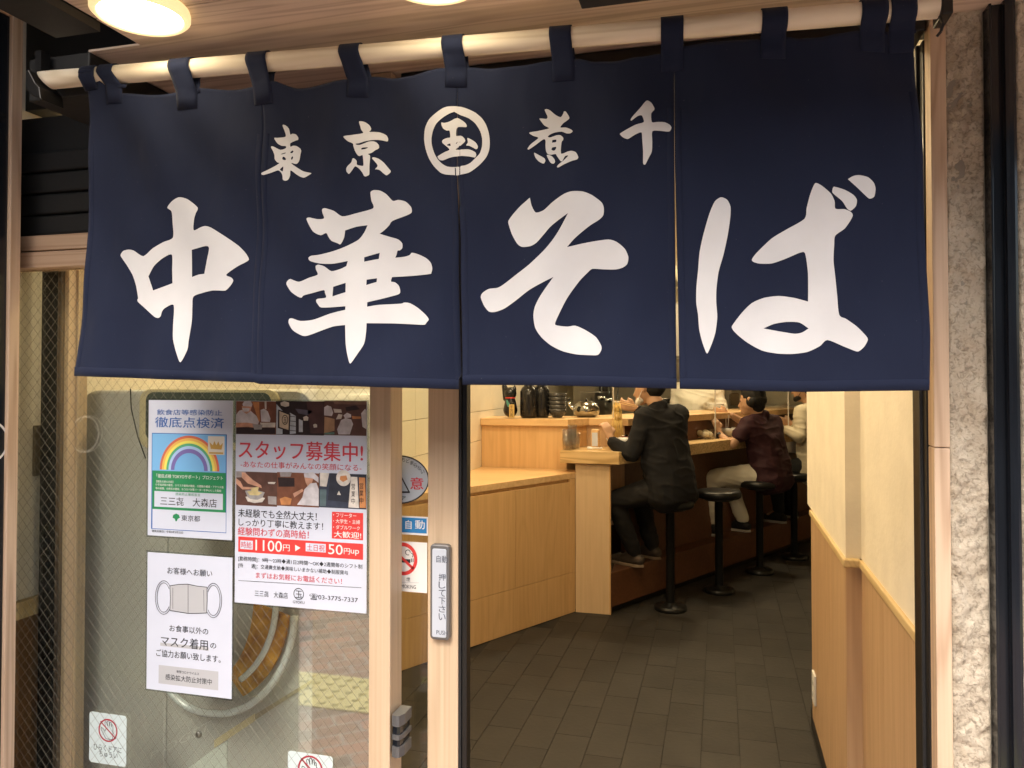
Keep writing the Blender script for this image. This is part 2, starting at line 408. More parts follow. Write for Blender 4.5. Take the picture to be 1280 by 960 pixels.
def stone(name, x0, x1, z0, z1, y, parent=None):
    bm = B(); dx = .0035; nx = max(2, int((x1-x0)/dx)); nz = int((z1-z0)/(.0038 if x1-x0 < .2 else .008)); vs = []
    for j in range(nz+1):
        row = []
        for i in range(nx+1):
            X = x0+(x1-x0)*i/nx; Z = z0+(z1-z0)*j/nz
            q = Vector((X*9+Z*2.2, 3, Z*7-X*5))
            d = noise.fractal(q*1.6, 1.0, 2.0, 6)*.010 + (1-abs(noise.noise(q*2.9)))*.007 + noise.noise(q*9)*.004 + noise.noise(q*22)*.0022 - .008
            if i in (0, nx) : d = -.012
            row.append(bm.verts.new((X + noise.noise(Vector((Z*30, 1, i)))*.0015, y-d, Z)))
        vs.append(row)
    for j in range(nz):
        for i in range(nx): bm.faces.new([vs[j][i], vs[j][i+1], vs[j+1][i+1], vs[j+1][i]])
    o = obj(name, bm, M['granite'], parent)
    for p_ in o.data.polygons: p_.use_smooth = True
    if o.data.polygons[0].normal.y > 0: o.data.flip_normals()
    return o
xc = hy(1240, 480, 1.412).x; xd = hy(1256, 480, 1.412).x; xe = hy(1277, 480, 1.395).x
sw = struct(box('stone_wall', xb+.001, 1.6, 1.436, 1.55, -.1, 3.2, mat('wall_core', (.3,.27,.22), .9)))
zs = [.1, .80, 2.9]
for a, b in zip(zs[:-1], zs[1:]):
    stone('stone', xb+.002, xc-.0005, a+.001, b-.001, 1.425, sw)
    stone('stone', xe+.0005, .86, a+.001, b-.001, 1.405, sw)
ch = thing('steel_post', 'glossy black steel channel post set in the split stone wall', 'post', (.45, 1.38, 0))
box('flange', xc, xc+.004, 1.405, 1.44, 0, 3, M['black_gloss'], ch, .0015)
box('web', xc+.004, xd+.006, 1.412, 1.43, 0, 3, M['black_gloss'], ch)
box('flange', xd, xe, 1.395, 1.44, 0, 3, M['black_gloss'], ch, .006)

# ------------------------------------------------------------------ soffit
ZS = 2.112
sf = struct(box('soffit', -1.02, 1.5, .70, 1.46, ZS+.012, ZS+.1, M['dark_panel']))
box('board', -1.02, 1.5, 1.075, 1.46, ZS, ZS+.012, M['soffit'], sf); box('board', -1.02, 1.5, .70, 1.072, ZS+.001, ZS+.012, M['soffit'], sf)

sfl = struct(box('soffit_recess', -1.135, -1.0202, 1.178, 1.46, ZS, ZS+.004, M['soffit']))
struct(box('canopy_top', -2.6, 1.6, .70, 1.47, 2.6, 2.8, M['dark_panel']))
struct(box('upper_wall', -2.6, 1.6, 1.47, 1.60, ZS+.03, 3.4, M['dark_panel']))
struct(box('sun_shield', -2.6, -1.03, .70, .72, 2.42, 2.6, M['dark_panel']))  # unseen board added to keep the sun off the recess edge
# black header above the opening
hd = box('door_header', hy(503, 300, 1.43).x, .336, 1.42, 1.50, 2.086, ZS-.001, M['black'], bevel=.002)
tag(hd, 'black metal header rail running over the doorway under the wooden soffit', 'rail')
# black brackets
bk = thing('hanging_bracket', 'big black steel box bracket at the left end of the curtain rod', 'bracket', (-1.25, 1.2, ZS))
box('flange_plate', -1.115, -1.022, .72, 1.085, ZS-.016, ZS-.001, M['dark_panel'], bk)
box('box_body', hy(36,80,1.175).x, -1.13, 1.175, 1.40, 2.03, ZS-.001, M['dark_panel'], bk, .003)
bb = box('ceiling_box', hz(727, 12, 2.05).x, .10, .95, hz(727, 12, 2.05).y, 2.05, ZS-.001, M['dark_panel'], bevel=.002)
tag(bb, 'black box under the soffit above the middle of the curtain rod', 'box')
# round lamps
M['lampglow'] = mat('lamp_glow', (1,.9,.7), .4, emis=(1,.84,.60), es=7)
M['lamprim'] = mat('lamp_rim', (.85,.72,.42), .35, emis=(1,.72,.35), es=.35)
def lamp(px, py, label):
    c = hz(px, py, ZS-.016); c.z = ZS
    L_ = thing('downlight', label, 'lamp', c, 'round lamps under the wooden soffit')
    obj('rim', lathe(B(), c, [(0, -.0005), (.074, -.0005), (.076, -.006), (.076, -.014), (.071, -.019), (.066, -.019), (.064, -.014), (0, -.013)], 48), M['lamprim'], L_, True)
    obj('diffuser', lathe(B(), c, [(0, -.0145), (.0625, -.0145), (.061, -.018), (0, -.0205)], 48), M['lampglow'], L_, True)
lamp(176, 20, 'glowing round downlight at the upper left of the soffit'); lamp(541, -24, 'round downlight whose edge just shows at the top centre')

# ------------------------------------------------------------------ fixed wired glass window
xl = -1.53
fw = thing('fixed_window', 'tall wired glass window with timber frame left of the door', 'window', (-1.0, YF, 0))
xs0 = hy(462, 480, YF).x; xs1 = hy(488.5, 480, YF).x
box('stile', xs0, xs1, YF, 1.466, 0, 2.111, M['hinoki'], fw, .002)
xp = hy(110, 300, YF).x
def zat(px, py, Y): return hy(px, py, Y).z
zt0, zt1, zt2 = zat(60, 334, YF), zat(60, 313, YF), zat(60, 293, YF)
box('transom_rail', -1.6, xs0-.001, YF, 1.46, zt0, zt1-.002, M['hinoki_x'], fw, .0015)
box('transom_rail', -1.6, xs0-.001, YF+.004, 1.46, zt1+.002, zt2, M['hinoki_x'], fw, .0015)
GY = 1.437
gl = box('glass_pane', -1.60, xs0+.003, GY, GY+.006, .0, zt0, M['glass'], fw)
# wire mesh : diamonds
bm = B(); wd = .00016; pit = .0245; z0, z1 = .60, zt0; x0, x1 = -1.60, xs0
asp = 1.13
def wirep(a, b, y):
    d = (b-a).normalized(); n = Vector((-d.y, d.x))*wd
    vs = []
    for q in (a-n, b-n, b+n, a+n): vs.append(bm.verts.new((q.x, y, q.y)))
    for q in (a-n, b-n, b+n, a+n): vs.append(bm.verts.new((q.x, y+.0005, q.y)))
    for f in [(0,1,2,3),(4,7,6,5),(0,4,5,1),(1,5,6,2),(2,6,7,3),(3,7,4,0)]: bm.faces.new([vs[i] for i in f])
H = z1-z0; Wd = x1-x0; run = H/asp
for sgn in (1, -1):
    k = -int(run/pit)-1
    while True:
        xs = x0 + k*pit*1.0 if sgn == 1 else x0 + (k)*pit
        k += 1
        if sgn == 1: a = Vector((xs, z0)); b = Vector((xs+run, z1))
        else: a = Vector((xs+run, z0)); b = Vector((xs, z1))
        if xs > x1: break
        # clip to x range
        d = b-a
        ts = sorted([(x0-a.x)/d.x, (x1-a.x)/d.x]); t0 = max(0, ts[0]); t1 = min(1, ts[1])
        if t1-t0 < .002: continue
        wirep(a+d*t0, a+d*t1, GY-.0006 if sgn == 1 else GY-.0012)
wm = obj('wire_mesh', bm, M['wire'], fw); wm['kind'] = 'stuff'
# dark louvre panel above transom
lv = thing('louvre_panel', 'dark ribbed panel above the transom rail at the left', 'panel', (-1.4, 1.43, zt2))
box('backing', -1.62, xs0-.001, 1.445, 1.46, zt2+.001, 2.111, M['dark_panel'], lv)
z = zt2+.004
while z < 2.02:
    box('slat', -1.60, xs0-.002, 1.432, 1.445, z, z+.046, M['dark_panel'], lv, .006); z += .0495
# left timber framed signboard on return wall (plane X=-1.5)
sg = thing('side_signboard', 'timber framed glossy black signboard with white ring at the left edge', 'sign', (-1.5, 1.0, 1.5))
ya = hx(24, 480, -1.5).y; yb = hx(10.5, 480, -1.5).y; ztop = hx(33, 10, -1.5).z
box('frame', -1.53, -1.5, yb, ya, .1, ztop, M['frame_old'], sg, .002)
box('frame', -1.53, -1.5, .3, yb-.001, ztop-.034, ztop, M['frame_old'], sg, .002)
box('board', -1.525, -1.508, .3, yb-.001, .1, ztop-.035, M['black_gloss'], sg)
c = hx(-13, 553, -1.507)
bm = B(); pv = None
for i in range(41):
    t = 2*math.pi*i/40; v = [bm.verts.new((-1.5075, c.y+math.cos(t)*q, c.z+math.sin(t)*q)) for q in (.046, .041)]
    if pv: bm.faces.new([pv[0], pv[1], v[1], v[0]])
    pv = v
obj('ring_emblem', bm, M['white'], sg)
struct(box('return_wall', -1.75, -1.531, .3, 1.385, -.1, 2.75, M['dark_panel']))
# things seen behind the wired glass
po = thing('inner_posts', 'black column and slim timbers standing behind the wired glass at far left', 'post', (-1.5, 1.5, 0))
def vpost(name, a, b, Y, m, dpt=.04, z0=.0, z1=2.1): box(name, hy(a, 480, Y).x, hy(b, 480, Y).x, Y, Y+dpt, z0, z1, m, po, .001)
vpost('column', 51, 75, 1.50, M['dark_panel']); vpost('timber', 75.5, 85, 1.512, M['hinoki'])
vpost('gap_strip', 85.2, 90, 1.53, M['black']); vpost('timber', 90.2, 97, 1.535, M['hinoki'], .03)
sws = thing('light_switch', 'small brown switch plate on the cream wall behind the wired glass', 'switch', (-1.59, 1.47, 1.35))
q0 = hx(41, 532, -1.596); q1 = hx(49.5, 594, -1.596)
box('plate', -1.597, -1.588, q0.y, q1.y, q1.z, q0.z, mat('brownplate', (.16,.12,.07), .4), sws, .002)
# beige rounded cabinet standing in for street reflections in the glass
CY = 1.62
cb = thing('reflection_cabinet', 'large beige cabinet and cream bordered dark pane standing in for window reflections', 'reflection stand-in', (-1.2, CY, 0))
ca, cbx = hy(98, 480, CY).x, hy(392, 480, CY).x; ctop = hy(130, 488, CY).z
def rrect(x0, x1, z0, z1, r, n=8, corners=(1,1,1,1)):
    pts = []
    for (cx, cz, a0, on) in ((x1-r, z1-r, 0, corners[0]), (x0+r, z1-r, 90, corners[1]), (x0+r, z0+r, 180, corners[2]), (x1-r, z0+r, 270, corners[3])):
        if not on: pts.append((cx+(r if a0 in (0,270) else -r), cz+(r if a0 in (0,90) else -r))); continue
        for i in range(n+1):
            t = R(a0+90*i/n); pts.append((cx+r*math.cos(t), cz+r*math.sin(t)))
    return pts
def xzprism(bm, pts, y0, y1):
    lo = [bm.verts.new((p[0], y0, p[1])) for p in pts]; hi = [bm.verts.new((p[0], y1, p[1])) for p in pts]; n = len(pts)
    bm.faces.new(lo); bm.faces.new(hi[::-1])
    for i in range(n): bm.faces.new([lo[i], hi[i], hi[(i+1)%n], lo[(i+1)%n]])
    return bm
xm = hy(210.5, 600, CY).x
obj('body', xzprism(B(), rrect(ca, xm-.001, .0, ctop, .055, corners=(0,1,0,0)), CY, CY+.42), M['beige'], cb, bevel=.008)
obj('body', xzprism(B(), rrect(xm+.001, cbx, .0, ctop, .05, corners=(1,0,0,0)), CY, CY+.42), M['beige'], cb, bevel=.003)
box('reflection_seam', xm-.001, xm+.001, CY+.01, CY+.2, 0, ctop-.01, M['black'], cb)
x0, x1 = hy(178, 490, CY).x, hy(352, 490, CY).x; zt = hy(178, 486, CY).z; zb = hy(178, 560, CY).z
fr = obj('reflected_frame', xzprism(B(), rrect(x0, x1, zb, zt, .03), CY-.012, CY-.0005), M['creamreflection'], cb, bevel=.004)
obj('reflected_pane', xzprism(B(), rrect(x0+.022, x1-.02, zb+.02, zt-.008, .022), CY-.014, CY-.0125), mat('reflected_pane', (.10,.12,.10), .15), fr)  # dark pane with cream border, modelled in place of a reflected car window
kn = lathe(B(), (0,0,0), [(0, 0), (.0075, 0), (.0085, .004), (.006, .007), (0, .008)], 20)
bmesh.ops.transform(kn, matrix=Matrix.Translation(hy(249, 917, CY))@Matrix.Rotation(R(90), 4, 'X'), verts=kn.verts)
obj('bolt', kn, M['steel'], cb, True)
bm = B(); a_ = [hy(163, 486, CY-.001), hy(164, 510, CY-.001), hy(172, 545, CY-.001), hy(182, 573, CY-.001)]
path_tube(bm, a_, .0014, 6); obj('reflected_edge_line', bm, M['black'], cb)
for nm, pts, m_ in (('pale_reflection', [(230,964),(268,936),(284,926),(283,975),(225,975)], mat('reflection_white', (.80,.86,.80), .4)), ('cream_band', [(268,925),(318,892),(319,901),(268,935)], M['creamreflection']), ('slanted_edge', [(319,893),(392,848),(392,852),(319,900)], mat('edge_tan', (.42,.38,.26), .4))):
    w_ = [hy(a, b, CY-.003) for a, b in pts]; obj(nm, xzprism(B(), [(v.x, v.z) for v in w_], CY-.004, CY-.0008), m_, cb)  # pale patch and slanted bands put in for bright street reflections
me = text_mesh('P OGST'); w0, w1 = hy(186, 950, CY-.001), hy(262, 912, CY-.001); xs = [v.co.x for v in me.vertices]; W_ = max(xs)
for v in me.vertices:
    t_ = v.co.x/W_; h_ = v.co.y*.030*(.8+t_*.4); v.co = (w0.x+(w1.x-w0.x)*t_+h_*.25, CY-.0012, w0.z+(w1.z-w0.z)*t_+h_)
me.name = 'ghost_lettering'; link_mesh('ghost_lettering', me, mat('ghost_print', (.74,.74,.70), .5), cb)
# curved ring and amber patch, modelled in place of reflections in the glass
rg = thing('ring_reflection', 'big curved white ring and amber patch standing in for reflections below the posters', 'lamp', hy(290, 800, 1.585))
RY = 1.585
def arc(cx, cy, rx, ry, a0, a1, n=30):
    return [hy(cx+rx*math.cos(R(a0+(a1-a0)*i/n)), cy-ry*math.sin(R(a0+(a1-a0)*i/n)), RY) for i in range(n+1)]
def sweep(bm, pts, r, n=12):
    pv = None; up = Vector((0, 1, 0))
    for i, p in enumerate(pts):
        d = (pts[min(i+1, len(pts)-1)]-pts[max(i-1, 0)]).normalized(); a = up; b = d.cross(a).normalized()
        ring = [bm.verts.new(p+(a*math.cos(2*math.pi*k/n)+b*math.sin(2*math.pi*k/n))*r) for k in range(n)]
        if pv:
            for k in range(n): bm.faces.new([pv[k], pv[(k+1)%n], ring[(k+1)%n], ring[k]])
        else: bm.faces.new(ring)
        pv = ring
    bm.faces.new(pv[::-1]); return bm
def ringarc(name, pts, r, m):
    b_ = sweep(B(), pts, r)
    return obj(name, b_, m, rg, True)
M['reflected_white'] = mat('reflected_white', (.85,.92,.93), .18, emis=None, coat=1)
ringarc('outer_ring', arc(270, 765, 98, 128, -2, -90)[:-2]+arc(266, 800, 74, 92, -96, -172), .0088, M['reflected_white'])
ringarc('inner_ring', arc(262, 752, 83, 110, 2, -62), .0075, M['reflected_white'])
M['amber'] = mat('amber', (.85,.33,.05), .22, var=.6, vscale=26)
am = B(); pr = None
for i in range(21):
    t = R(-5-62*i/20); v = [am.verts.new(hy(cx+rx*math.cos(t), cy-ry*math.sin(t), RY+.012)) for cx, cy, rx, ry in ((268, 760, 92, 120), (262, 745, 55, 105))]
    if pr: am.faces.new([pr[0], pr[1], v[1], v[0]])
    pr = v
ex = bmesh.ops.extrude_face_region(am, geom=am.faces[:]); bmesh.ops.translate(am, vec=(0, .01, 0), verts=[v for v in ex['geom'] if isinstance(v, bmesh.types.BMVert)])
obj('amber_glare', am, M['amber'], rg)

# ------------------------------------------------------------------ sliding door leaf
LY = 1.475
ds = thing('sliding_door', 'open sliding door leaf with pale timber stile and black edge', 'door', (-.4, LY, 0))
sx0, sx1 = hy(535, 480, LY).x, hy(573, 480, LY).x; sx2 = hy(583, 480, LY).x
box('stile', sx0, sx1, LY, LY+.032, 0, 2.084, M['hinoki'], ds, .002)
box('rubber_edge', sx1+.0005, sx1+.006, LY+.001, LY+.031, 0, 2.084, M['rubber'], ds, .001)
box('rubber_edge', sx1+.0065, sx2, LY+.004, LY+.028, 0, 2.084, M['black'], ds, .0015)
lx = hy(463, 480, LY).x
box('leaf_glass', xs0-.02, sx0, LY+.012, LY+.018, 0, 2.084, M['leafglass'], ds)
# push plate
pp = thing('push_plate', 'grey touch plate with vertical Japanese lettering on the door stile', 'push plate', hy(552, 738, LY))
a, b = hy(541, 678, LY), hy(541, 796, LY); c = hy(565, 740, LY)
obj('housing', xzprism(B(), rrect(a.x, c.x, b.z, a.z, .008), LY-.016, LY-.0005), mat('plate_grey', (.17,.165,.16), .35, .3), pp, bevel=.003)
obj('face', xzprism(B(), rrect(a.x+.0055, c.x-.0055, b.z+.006, a.z-.008, .004), LY-.0185, LY-.016), mat('plate_face', (.50,.54,.60), .3), pp, bevel=.001)
P = Print(LY-.0187, pp)
M['plateink'] = mat('plate_ink', (.09,.10,.13), .5)
P.text('自動', 545.5, 694, 559, 703, 'lettering', M['plateink'], 1)
for i, ch_ in enumerate('押して下さい'):
    y = 717+i*9.9; ww = 8.5
    P.text(ch_, 552.6-ww/2, y, 552.6+ww/2, y+8.4, 'lettering', M['plateink'], 1)
P.text('PUSH', 545.5, 787.5, 559, 792.8, 'lettering', M['plateink'], 1)
P.done()
# sensor box on fixed stile's inner side
se = thing('door_sensor', 'dark grey door sensor with two black slots fixed low on the window stile', 'sensor', hy(497, 915, YF))
x0 = hy(489, 915, YF).x+.001; x1 = hy(511.5, 915, 1.44).x
zt = hy(490, 893, YF).z; zb = hy(490, 945, YF).z; sm = mat('sensor_grey', (.12,.12,.12), .4, .2)
def sens(bm, z0, z1, inset=0):
    pts = [(x0, YF+.005), (x0+.002, YF-.003+inset), (x0+.012, YF-.006+inset), ((x1+x0)/2+.006, YF-.004+inset), (x1-inset, YF+.010), (x1-inset, YF+.045), (x0, YF+.045)]
    return prism(bm, pts, z0, z1)
hh = zt-zb
obj('housing', sens(sens(sens(B(), zt-hh*.26, zt), zb+hh*.42, zb+hh*.53), zb, zb+hh*.25), sm, se)
obj('lens_slot', sens(B(), zb+.003, zt-.003, .004), M['black_gloss'], se)
# leaf stickers (behind the glass face, on its outer side)
SY = LY+.0115
M['blue'] = mat('sticker_blue', (.03,.22,.52), .4); M['silver'] = mat('silver_sticker', (.46,.52,.58), .35)
st = thing('caution_sticker', 'oval silver caution sticker with black triangle and red characters on the door glass', 'sticker', hy(510, 600, SY))
P = Print(SY, st)
cx, cy = 499, 599.5
el = [(cx+37.5*math.cos(R(t)), cy-30.5*math.sin(R(t))) for t in range(0, 360, 8)]; el2 = [(cx+36*math.cos(R(t)), cy-28.7*math.sin(R(t))) for t in range(0, 360, 8)]
P.poly(el, 'rim', M['ink'], 1); P.poly(el2, 'sheet', M['silver'], 2)
P.poly([(512.8, 615.3), (511, 615.3), (494.8, 585), (496, 583)], 'triangle', M['ink'], 3); P.line((480, 614.8), (512.5, 615.2), 2.2, 'triangle', M['ink'], 3); P.line((480, 614), (495.5, 584), 1.8, 'triangle', M['ink'], 3)
P.text('意', 513, 596.5, 529, 611.5, 'red_lettering', M['redink'], 3, .03); P.text('注', 462, 596, 477, 611, 'red_lettering', M['redink'], 3, .03)
P.text('自動ドア', 478, 618.5, 507.5, 624.5, 'lettering', M['ink'], 3)
for ch_, x, y in zip('たちどまらない', (499, 504.5, 510, 515, 519.5, 524.3, 528.5), (573.5, 574.5, 576, 578.3, 581.5, 585, 589.5)): P.text(ch_, x-2.2, y-2.5, x+2.2, y+2.5, 'lettering', M['ink'], 3)
P.done()
st = thing('automatic_sticker', 'blue and white automatic door sticker between the oval and the no smoking sticker', 'sticker', hy(515, 655, SY))
P = Print(SY, st)
P.rect(470, 643, 535, 666, 'sheet', M['white'], 1); P.rect(471.5, 645, 533.5, 663.5, 'blue_field', M['blue'], 2)
P.text('自', 507, 650, 514.5, 661, 'lettering', M['white'], 3, .02); P.text('動', 519, 650, 531, 661, 'lettering', M['white'], 3, .02); P.done()
st = thing('no_smoking_sticker', 'white no smoking sticker with red ring and crossed cigarette on the door glass', 'sticker', hy(515, 705, SY))
P = Print(SY, st); P.rect(476, 675, 534, 737, 'sheet', M['white'], 1)
P.ring(504, 698.5, 20.5, 4.6, 'red_ring', M['red'], 3, rx=.94); P.line((491, 686), (517, 711), 3.3, 'red_ring', M['red'], 3)
P.rect(495, 698, 513, 702.5, 'cigarette', M['ink'], 2); P.rect(514, 698, 515, 702.5, 'cigarette', M['ink'], 2); P.rect(516, 698, 517, 702.5, 'cigarette', M['ink'], 2)
P.ring(510, 690.5, 3.6, .9, 'smoke', M['ink'], 2, 0, 300); P.ring(514, 694, 3, .9, 'smoke', M['ink'], 2, -60, 90)
P.text('禁', 496, 721.5, 500.5, 726.5, 'lettering', M['ink'], 2); P.text('煙', 508, 721.5, 512.8, 726.5, 'lettering', M['ink'], 2)
P.text('NO SMOKING', 491, 729.5, 520, 734, 'lettering', M['ink'], 2); P.line((488, 727.5), (524, 728.5), .5, 'rule', M['greyprint'], 2); P.done()

# ------------------------------------------------------------------ posters on the wired glass
PY = GY-.0022
def sheet(root, x0, y0, x1, y1, m, thick=.0012):
    a, b, c = hy(x0, y0, PY), hy(x0, y1, PY), hy(x1, (y0+y1)/2, PY)
    box('sheet', a.x, c.x, PY, PY+thick, b.z, a.z, m, root)
    # laminate edge
    e = .0035; bm = B()
    for q in ((a.x-e, a.x-.0002, b.z-e, a.z+e), (c.x+.0002, c.x+e, b.z-e, a.z+e), (a.x, c.x, a.z+.0002, a.z+e), (a.x, c.x, b.z-e, b.z-.0002)): bx(bm, q[0], q[1], PY+.0002, PY+.001, q[2], q[3])
    obj('laminate_edge', bm, M['lam'], root)
M['lam'] = glassmat('laminate', (.86,.88,.88), .08, .1)
# A: certificate
pa = thing('rainbow_notice', 'laminated prevention check notice with rainbow and green band, upper left of the window', 'poster', hy(237, 588, PY))
sheet(pa, 186, 500, 290.5, 669, M['paper'])
M['skyblue'] = mat('print_sky', (.20,.47,.78), .4); M['green'] = mat('print_green', (.03,.26,.10), .4)
P = Print(PY, pa)
P.text('飲食店等感染防止', 196.5, 511.5, 278, 518.5, 'blue_lettering', M['navyink']); P.text('徹底点検済', 194, 521, 280, 534, 'blue_lettering', M['navyink'], bold=.02)
P.rect(190, 541, 283.3, 661, 'blue_frame', M['navyink'], 1); P.rect(190.9, 636, 282.5, 660.2, 'white_field', M['paper'], 2)
P.rect(190.9, 542, 282.5, 588, 'sky_field', M['skyblue'], 2)
cols = [(.65,.16,.09),(.80,.50,.12),(.85,.76,.15),(.10,.42,.22),(.42,.60,.85),(.20,.16,.42)]
rr = 43.5
for i, cc in enumerate(cols):
    w_ = (3.2, 3.2, 3.4, 3.2, 3.6, 5.2)[i]
    P.ring(236.8, 588, rr, w_, 'rainbow_band', mat('band%d' % i, cc, .4), 3, 0, 180, rx=1.0); rr -= w_
P.rect(260.5, 545, 281, 568, 'crown_card', mat('crowncard', (.72,.68,.58), .4), 4); gm = mat('crown_gold', (.55,.34,.08), .4)
P.poly([(264, 561), (262.5, 552.5), (266.5, 556.5), (268.5, 551), (271, 556.5), (273.5, 551.5), (275.5, 557), (279.3, 553.5), (277.5, 562)], 'crown', gm, 5); P.rect(262, 565, 279.5, 567, 'crown', gm, 5)
P.rect(190.9, 588, 282.5, 636, 'green_field', M['green'], 3)
P.text('「徹底点検 TOKYOサポート」プロジェクト', 196, 592, 279, 597, 'white_lettering', M['white'], 4, .015)
P.text('【徹底点検の内容】', 196, 600, 217, 603, 'white_lettering', M['white'], 4); P.text('①手指消毒の徹底、②マスク着用の徹底、③間隔の確保・アクリル板', 195, 604, 280, 607, 'white_lettering', M['white'], 4); P.text('等の設置、④換気の徹底、⑤コロナ対策リーダーを中心とした取組', 195, 608.5, 277, 611.5, 'white_lettering', M['white'], 4)
P.rect(193.5, 613.5, 279, 633, 'white_field', M['paper'], 4)
P.text('感染防止徹底宣言', 220, 615.5, 251, 619, 'lettering', M['green'], 5); P.text('三三㐂　大森店', 201, 620.5, 271.5, 631, 'lettering', M['ink'], 5)
P.poly([(216, 647), (217, 643.5), (220.5, 641.8), (224, 643.5), (225.3, 647), (222.5, 648.5), (221.3, 651.5), (219.8, 651.5), (218.8, 648.5)], 'leaf_emblem', M['green'], 3)
P.text('東京都', 227, 643.5, 250.5, 651, 'lettering', M['ink'], 3)
P.text('徹底点検日：令和3年3月25日', 190, 661.8, 229, 665, 'lettering', M['ink'], 2)
P.done()
# C: mask notice
pc = thing('mask_notice', 'white laminated notice with a drawing of a face mask, lower left of the window', 'poster', hy(237, 780, PY))
sheet(pc, 184.5, 690, 290, 861, M['paper'])
P = Print(PY, pc)
P.text('お客様へお願い', 209.5, 708.5, 265.5, 717, 'lettering', M['ink'])
def C(x, y): return (170+x/4.57, 680+y/4.57)
mk = [C(*q) for q in ((195,238),(245,230),(298,229),(350,240),(407,246),(408,320),(405,393),(350,396),(298,396),(250,388),(195,379),(198,310))]
P.poly(mk, 'mask_drawing', M['greyprint'], 2)
for a, b in zip(mk, mk[1:]+mk[:1]): P.line(a, b, .8, 'mask_outline', M['ink'], 3)
P.line(C(299, 229), C(299, 396), .6, 'mask_outline', M['ink'], 3); P.line(C(212, 250), C(212, 370), .5, 'mask_outline', M['ink'], 3); P.line(C(388, 262), C(390, 382), .5, 'mask_outline', M['ink'], 3)
def loop(cx, cy, rx, ry, a0, a1):
    q = [C(cx+rx*math.cos(R(a0+(a1-a0)*i/24)), cy-ry*math.sin(R(a0+(a1-a0)*i/24))) for i in range(25)]
    for a, b in zip(q[:-1], q[1:]): P.line(a, b, .7, 'mask_outline', M['ink'], 3)
loop(160, 305, 48, 96, 40, 318); loop(160, 305, 38, 84, 36, 322); loop(443, 322, 48, 98, 140, -138); loop(443, 322, 38, 86, 144, -142)
P.text('お食事以外の', 212, 780.5, 260.5, 789, 'lettering', M['ink']); P.rect(200.5, 803, 261, 807, 'underline', M['greyprint'], 1)
P.text('マスク着用', 201.5, 794, 260, 807, 'lettering', M['ink'], bold=.008); P.text('の', 263, 803.5, 270.5, 810, 'lettering', M['ink']); P.text('ご協力お願い致します。', 195.5, 811, 276, 820, 'lettering', M['ink'])
P.rect(198.5, 831, 273, 854, 'grey_box', M['greyprint'], 1); P.text('新型コロナウイルス', 221, 837.5, 249, 841, 'lettering', M['ink']); P.text('感染拡大防止対策中', 207, 842, 265, 849.5, 'lettering', M['ink'], bold=.01)
P.done()
# B: staff recruiting
pb = thing('recruiting_poster', 'large staff recruiting poster with red heading, photo strips and phone number', 'poster', hy(376, 630, PY))
sheet(pb, 295, 501, 458.5, 753, M['paper'])
P = Print(PY, pb)
K = {}
def cm(n, c):
    if n not in K: K[n] = mat('print_'+n, c, .45, var=.22, vscale=55)
    return K[n]
br = cm('brown', (.20,.08,.045)); dk = cm('dark', (.035,.022,.022)); wc = cm('coat', (.62,.60,.62)); sk = cm('skin', (.60,.33,.22)); lt = cm('light', (.66,.62,.55)); og = cm('orange', (.55,.24,.09)); tn = cm('tan', (.45,.28,.16)); bl = cm('bluegrey', (.30,.38,.48)); md = cm('mid', (.12,.06,.045))
P.rect(295.4, 501.5, 345, 542.5, 'printed_photo', br, 1); P.rect(345, 501.3, 405, 543.2, 'printed_photo', dk, 1); P.rect(405, 501, 458.2, 543.8, 'printed_photo', md, 1)
def D(x, y): return (285+x/6, 480+y/6)
def pol(pts, m, l=2): P.poly([D(*q) for q in pts], 'photo_shape', m, l)
# chef 1
pol([(62,230),(85,200),(120,190),(170,200),(215,240),(235,280),(220,320),(120,310),(62,290)], wc); pol([(110,150),(125,128),(170,125),(185,150),(180,170),(115,165)], wc, 3); pol([(105,165),(180,168),(170,205),(140,225),(112,205)], sk, 3); pol([(108,180),(165,182),(160,205),(120,208)], wc, 4)
pol([(62,290),(150,290),(210,300),(215,330),(150,320),(62,325)], sk, 3); pol([(62,325),(355,330),(355,375),(62,375)], dk, 2); pol([(185,300),(262,305),(255,340),(200,342)], cm('bowl', (.35,.34,.33)), 4); pol([(245,195),(270,185),(300,205),(320,260),(315,285),(250,282)], wc); pol([(240,290),(358,290),(355,325),(260,325)], lt, 3); pol([(275,130),(290,130),(290,190),(278,190)], lt, 2); pol([(185,135),(235,135),(240,280),(230,280)], og, 2)
# sign photo
pol([(365,150),(410,200),(410,375),(362,375)], cm('pane', (.50,.56,.62)), 2); pol([(465,215),(510,240),(510,370),(465,375)], cm('pane', (.50,.56,.62))); pol([(532,262),(562,275),(562,360),(532,360)], cm('pane', (.50,.56,.62)))
for yy in (240, 275, 310, 345): pol([(465,yy),(510,yy+5),(510,yy+9),(465,yy+4)], dk, 3)
pol([(378,190),(470,225),(465,355),(375,330)], dk, 3); pol([(388,203),(460,232),(456,345),(388,322)], cm('signface', (.62,.52,.38)), 4)
P.ring(*D(430, 268), 6.2, 1.1, 'photo_shape', dk, 5, rx=.7); P.text('玉', *D(420, 250), *D(441, 290), 'photo_shape', dk, 5)
pol([(395,140),(425,128),(460,140),(460,165),(430,172),(398,160)], lt, 3); pol([(565,248),(590,238),(605,250),(602,275),(570,275)], lt, 3); pol([(640,305),(655,298),(670,305),(670,325),(645,328)], lt, 3); pol([(505,185),(640,200),(600,235),(530,220)], cm('cloudy', (.13,.12,.16)), 2); pol([(590,130),(718,130),(718,370),(620,370)], cm('wall', (.09,.045,.04)), 2)
